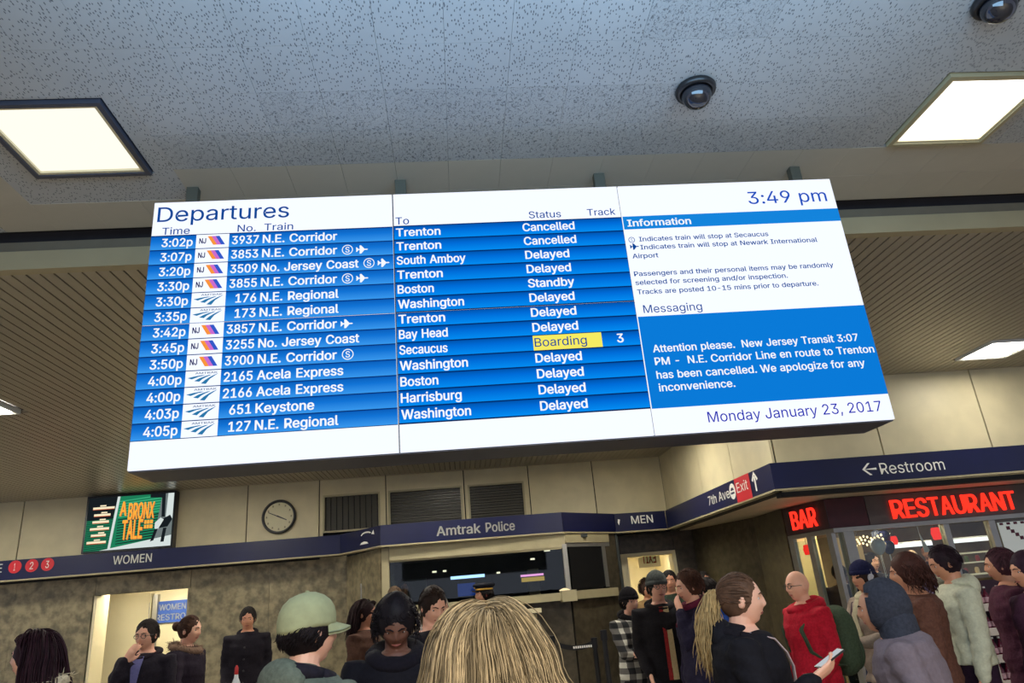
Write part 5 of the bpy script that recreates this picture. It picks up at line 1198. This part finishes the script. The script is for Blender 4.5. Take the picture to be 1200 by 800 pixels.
def release(ctx, idx, name, label, cat, parts=None):
    """turn carried meshes into top-level things (they are held, not worn)"""
    objs = ctx['things'][idx]; root = ctx['root']; bpy.context.view_layer.update()
    mw = root.matrix_world.copy(); o = objs[0]
    loc_ = o.matrix_world.translation.copy()
    c_ = sum((o.matrix_world @ v.co for v in o.data.vertices), Vector())/len(o.data.vertices)
    t = empty(name, c_, label=label, cat=cat)
    for q, nm in zip(objs, parts or ['body']*len(objs)):
        M_ = Matrix.Translation(-c_) @ q.matrix_world; q.data.transform(M_); q.parent = t; q.matrix_basis = Matrix.Identity(4); q.name = nm
    return t
def plaidmat():
    m = bpy.data.materials.new('black and white plaid wool'); m.use_nodes = True; nt = m.node_tree; b = nt.nodes['Principled BSDF']; b.inputs['Roughness'].default_value = .95
    tc = nt.nodes.new('ShaderNodeTexCoord'); sp = nt.nodes.new('ShaderNodeSeparateXYZ'); nt.links.new(tc.outputs['Object'], sp.inputs[0]); outs = []
    for ax, fr in (('X', 9.5), ('Z', 9.5)):
        mu = nt.nodes.new('ShaderNodeMath'); mu.operation = 'MULTIPLY'; mu.inputs[1].default_value = fr; nt.links.new(sp.outputs[ax], mu.inputs[0]); fr_ = nt.nodes.new('ShaderNodeMath'); fr_.operation = 'FRACT'; nt.links.new(mu.outputs[0], fr_.inputs[0]); g = nt.nodes.new('ShaderNodeMath'); g.operation = 'GREATER_THAN'; g.inputs[1].default_value = .52; nt.links.new(fr_.outputs[0], g.inputs[0]); outs.append(g)
    ad_ = nt.nodes.new('ShaderNodeMath'); ad_.operation = 'ADD'; nt.links.new(outs[0].outputs[0], ad_.inputs[0]); nt.links.new(outs[1].outputs[0], ad_.inputs[1]); mu = nt.nodes.new('ShaderNodeMath'); mu.operation = 'MULTIPLY'; mu.inputs[1].default_value = .5; nt.links.new(ad_.outputs[0], mu.inputs[0])
    r = nt.nodes.new('ShaderNodeValToRGB'); r.color_ramp.interpolation = 'CONSTANT'; r.color_ramp.elements[0].color = (.015, .015, .018, 1); r.color_ramp.elements[1].position = .4; r.color_ramp.elements[1].color = (.14, .13, .12, 1); e = r.color_ramp.elements.new(.9); e.color = (.62, .6, .52, 1)
    nt.links.new(mu.outputs[0], r.inputs[0]); nt.links.new(r.outputs[0], b.inputs['Base Color']); return m
BLK = (22, 20, 26); DK = (28, 26, 34)
# ---- left side
person('woman with long dark hair and cream fur collar at the left edge, in profile', 41, 742, 4.4, 90, coat=(200, 186, 160), skin_t='fair', hair=('long', (44, 22, 30), .42, 520, .25), fem=True, extras=[collar((214, 200, 172), .12, .05, 1.43, fur=True)])
person('man in glasses and dark coat with his hand over his mouth, before the bright opening', 173, 727, 6.9, 172, coat=(30, 26, 36), skin_t='fair', hair=('short', (40, 32, 30)), arms=('down', 'mouth'), glasses=True, pitch=-4, hem=.55, extras=[vee((110, 110, 160), 1.12, .045), collar((32, 26, 34), .1, .028), pocket])
c = person('woman with pinned up hair and fur collar, looking right with a phone in hand', 224, 722, 7.4, 256, coat=(34, 26, 38), hair=('bun', (70, 46, 34)), skin_t='fair', fem=True, arms=('down', 'phone'), hem=.5, extras=[collar((120, 96, 80), .105, .045, 1.45, fur=True), phone(1)], pitch=-5)
release(c, 0, 'phone', 'small phone held by the woman with the fur collar', 'phone', ['phone_body', 'screen'])
person('man in a long black coat leaning at the stone wall, hand in pocket', 291, 712, 9.6, 190, coat=(26, 22, 30), hair=('short', (34, 28, 26)), skin_t='tan', arms=('pocket', 'pocket'), hem=.45, pitch=-8, extras=[collar((24, 20, 28), .09, .03), buttons])
# bottle top in front of him
bt = empty('spray_bottle', (at_y(277, 790, 5.2)[0], 5.2, .9), label='red and white bottle tip at the bottom edge, under the man in the long coat', cat='bottle')
pz = at_y(277, 788, 5.2)[2]; bt.location.z = 0; MB().lathe((0, 0, 0), [(.03, pz-.25), (.035, pz-.22), (.035, pz-.08), (.014, pz-.03), (.012, pz-.01)], 12).build('body', M['white'], bt, True); MB().lathe((0, 0, 0), [(.013, pz-.01), (.012, pz+.03), (.004, pz+.045)], 10).build('nozzle', mat('red plastic', lin(200, 50, 50), .4), bt, True)
MB().cyl((0, 0), .12, 0, pz-.25, 16).build('waste_bin', M['black'], bt)
# ---- near: man with the cap
person('man in a pale olive cap with hood down, nearest on the left, seen from behind', 364, 703, 3.0, 318, coat=(96, 102, 90), skin_t='fair', hair=('short', (26, 18, 20)), hat=('cap', (158, 158, 120)), yaw=-12, arms=('pocket', 'pocket'), vox=.008, detail=1.6, fat=.08,
       extras=[hoodback((96, 102, 90)), collar((30, 26, 36), .095, .04, 1.455)])
# ---- near: blonde woman
person('woman with long highlighted blonde hair, back of the head at the bottom centre', 568, 716, 1.62, 3, coat=(46, 44, 50), skin_t='fair', hair=('long', (164, 146, 116), .42, 8500, .55), fem=True, vox=.009, pitch=2)
# ---- middle crowd
person('woman with dark hair and brown coat behind the cap brim, looking right', 429, 704, 7.6, 250, coat=(74, 50, 40), hair=('long', (38, 22, 24), .2, 300), skin_t='tan', fem=True)
person('person with bushy black hair bowing the face down, in black, left of centre', 463, 702, 3.9, 185, coat=(20, 17, 24), hair=('curly', (24, 18, 22), .05), skin_t='brown', pitch=-28, lean=6, fat=.15, arms=('phone', 'phone'), extras=[collar((22, 18, 26), .11, .05)])
person('young man with short dark hair looking down right, light cord at his neck', 507, 689, 5.3, 222, coat=(24, 22, 30), hair=('short', (40, 28, 24)), skin_t='fair', pitch=-20, yaw=-14, arms=('phone', 'phone'), extras=[collar((196, 186, 176), .078, .009, 1.462, name='neck_cord', tilt=1.2), lambda c: c['patch']('pendant', [(1.405, -.016, .016), (1.36, -.02, .02), (1.345, -.008, .008)], fab((196, 190, 180)), .012)])
person('man far back inside the police booth, upper face above the crowd', 473, 680, 12.3, 190, coat=(40, 40, 44), hair=('short', (40, 34, 28)), skin_t='tan', floor_z=.32, vox=.013)
person('light haired man just behind the bushy haired person, at the booth', 462, 688, 10.4, 175, coat=(110, 96, 80), hair=('short', (96, 78, 60)), skin_t='fair', vox=.013)
person('police officer in a peaked cap with gold band, standing before the booth', 566, 684, 9.9, 110, coat=(22, 24, 36), trous=(20, 22, 34), hair=('short', (28, 22, 20)), skin_t='tan', hat=('police', (20, 22, 32)), extras=[collar((20, 22, 32), .085, .025), buttons])
person('grey haired man in a grey jacket beside the booth sill', 517, 700, 9.4, 200, coat=(96, 96, 92), hair=('short', (130, 124, 112)), skin_t='fair', vox=.013)
# ---- in front of the men's doorway
person('woman in black beanie and black and white plaid coat', 736, 691, 7.4, 202, coat=(120, 118, 110), coatmat=plaidmat(), hair=('short', (30, 22, 22)), skin_t='fair', fem=True, hat=('beanie', (22, 20, 24)), arms=('fold', 'fold'), hem=.45, extras=[scarf((24, 22, 26), .2, .02), ])
c = person('man in grey beanie and glasses wearing a beige and red scarf, paper in hand', 768, 672, 6.9, 178, coat=(24, 22, 26), hair=('short', (30, 26, 24)), skin_t='fair', hat=('beanie', (76, 80, 78)), glasses=True, arms=('down', 'pocket'), hem=.45, yaw=6, extras=[
    lambda c: c['patch']('scarf', [(1.44, -.05, .0), (1.2, -.045, .0), (.86, -.05, .0)], fab((206, 186, 140)), .016), lambda c: c['patch']('scarf_stripe', [(1.44, .002, .035), (1.2, .002, .032), (.86, .002, .035)], fab((150, 44, 44)), .016), collar((28, 24, 28), .1, .035), paper(-1)])
release(c, 0, 'paper_roll', 'long strip of white paper hanging from the hand of the man in the grey beanie', 'paper', ['sheet'])
person('woman with messy brown hair facing left, hand raised to her mouth, navy coat', 803, 670, 6.3, 100, coat=(34, 30, 52), hair=('messy', (82, 54, 42)), skin_t='fair', fem=True, arms=('mouth', 'down'), hem=.6, pitch=-8, extras=[scarf((96, 32, 56), .1, .0)])
person('person in a bright blue puffer jacket behind the messy haired woman', 826, 678, 7.2, 45, coat=(44, 84, 176), hair=('short', (30, 24, 24)), skin_t='fair', hem=.7, trous=(40, 44, 96), extras=[hoodback((44, 84, 176))])
person('far man with short hair at the dark recess, above the blue jacket', 823, 670, 10.2, 185, coat=(26, 24, 30), hair=('short', (30, 24, 22)), skin_t='tan', vox=.013)
person('dark haired person standing in the men doorway behind the grey beanie', 783, 669, 9.4, 165, coat=(44, 56, 44), hair=('short', (22, 18, 18)), skin_t='tan', vox=.013)
person('person with curly hair deep in the bright men doorway, above the plaid coat', 757, 681, 11.4, 180, coat=(150, 120, 80), hair=('curly', (60, 44, 36), .0), skin_t='tan', vox=.013, detail=.6)
# ---- ponytail woman
c = person('woman with blonde-tipped ponytail in black jacket with pale crossbody strap, in profile', 864, 674, 3.62, 248, coat=(22, 20, 26), trous=(40, 44, 62), hair=('pony', (92, 66, 50), .33, (196, 164, 112)), skin_t='fair', fem=True, fat=.22, arms=('down', ((.17, .27, 1.25), (.3, -.3, -1), 'f')), vox=.008, detail=1.4, hs=1.03, yaw=4,
           extras=[crossbody((190, 168, 168), .013, -1), collar((26, 22, 28), .105, .03, 1.445), hoodback((24, 22, 28)), phone(1)])
release(c, 0, 'phone', 'phone held in the outstretched hand of the ponytailed woman', 'phone', ['phone_body', 'screen'])
# ---- right crowd
person('bald man in glasses and red jacket with green backpack, facing left', 931, 669, 5.9, 98, coat=(176, 24, 44), hair=('bald', (120, 100, 84)), skin_t='fair', glasses=True, fat=.12, arms=('pocket', 'down'), extras=[hoodback((170, 22, 42)), collar((176, 24, 44), .11, .045, 1.45), backpack((62, 76, 58), 1.1)])
person('woman in navy beanie and white headphones with pale patterned scarf, facing left', 1007, 660, 6.3, 100, coat=(150, 134, 120), hair=('long', (40, 26, 24), .16, 260), skin_t='tan', fem=True, hat=('beanie', (28, 30, 62)), arms=('phone', 'phone'), trous=(56, 62, 90), extras=[headphones((190, 188, 196)), scarf((176, 168, 140), .35, .05), backpack((66, 52, 60), .8)])
person('person in a large grey hood and grey coat, nearest on the right, facing left', 1022, 684, 3.75, 56, coat=(116, 104, 112), skin_t='tan', hair=('bald', (40, 30, 30)), hat=('hood', (52, 54, 64)), lean=12, fat=.2, hs=1.02, arms=('pocket', 'pocket'))
person('woman with bushy brown curls and brown coat behind the grey hood', 1056, 652, 5.2, 70, coat=(96, 62, 50), hair=('curly', (70, 42, 36), .10), skin_t='tan', fem=True, fat=.15, hem=.55)
person('young man with dark hair in a cream white hoodie, facing left', 1101, 641, 5.4, 75, coat=(196, 196, 172), trous=(44, 26, 44), hair=('short', (36, 22, 30)), skin_t='tan', pitch=-14, extras=[hoodback((200, 200, 176)), lambda c: c['patch']('pouch_pocket', [(1.1, -.09, .09), (1.0, -.12, .12), (.94, -.12, .12)], fab((196, 196, 172)), .014)], hem=.86)
person('person in maroon brown coat with brown hair at the right edge', 1166, 645, 5.6, 60, coat=(84, 44, 60), hair=('messy', (70, 40, 48)), skin_t='tan', fat=.15, hem=.55)
person('dark clothed person cut by the right edge of the picture', 1196, 650, 5.0, 85, coat=(70, 36, 58), hair=('curly', (46, 26, 40), .08), skin_t='tan', fat=.1)
person('dark silhouette of a person just inside the corner doors', 981, 661, 9.9, 150, coat=(34, 32, 50), hair=('short', (24, 22, 28)), skin_t='brown', vox=.013)
person('person in dark clothes inside the restaurant below the white balloon', 1020, 648, 10.9, 190, coat=(38, 32, 40), hair=('short', (30, 24, 26)), skin_t='fair', vox=.013)
person('bald person inside the restaurant behind the brown curls', 1067, 644, 11.7, 160, coat=(120, 100, 140), hair=('bald', (40, 30, 30)), skin_t='pale', vox=.013)
person('person with dark hair inside the restaurant left of the hoodie', 1084, 636, 12.3, 120, coat=(60, 44, 50), hair=('short', (34, 26, 28)), skin_t='tan', vox=.013)
person('dark haired person inside the restaurant at the left frame', 1007, 646, 11.9, 180, coat=(44, 34, 50), hair=('short', (28, 22, 26)), skin_t='tan', vox=.013)
person('diner in a dark maroon jacket behind the narrow window', 1128, 668, 9.85, 200, coat=(60, 34, 50), hair=('short', (30, 20, 26)), skin_t='tan', vox=.013)
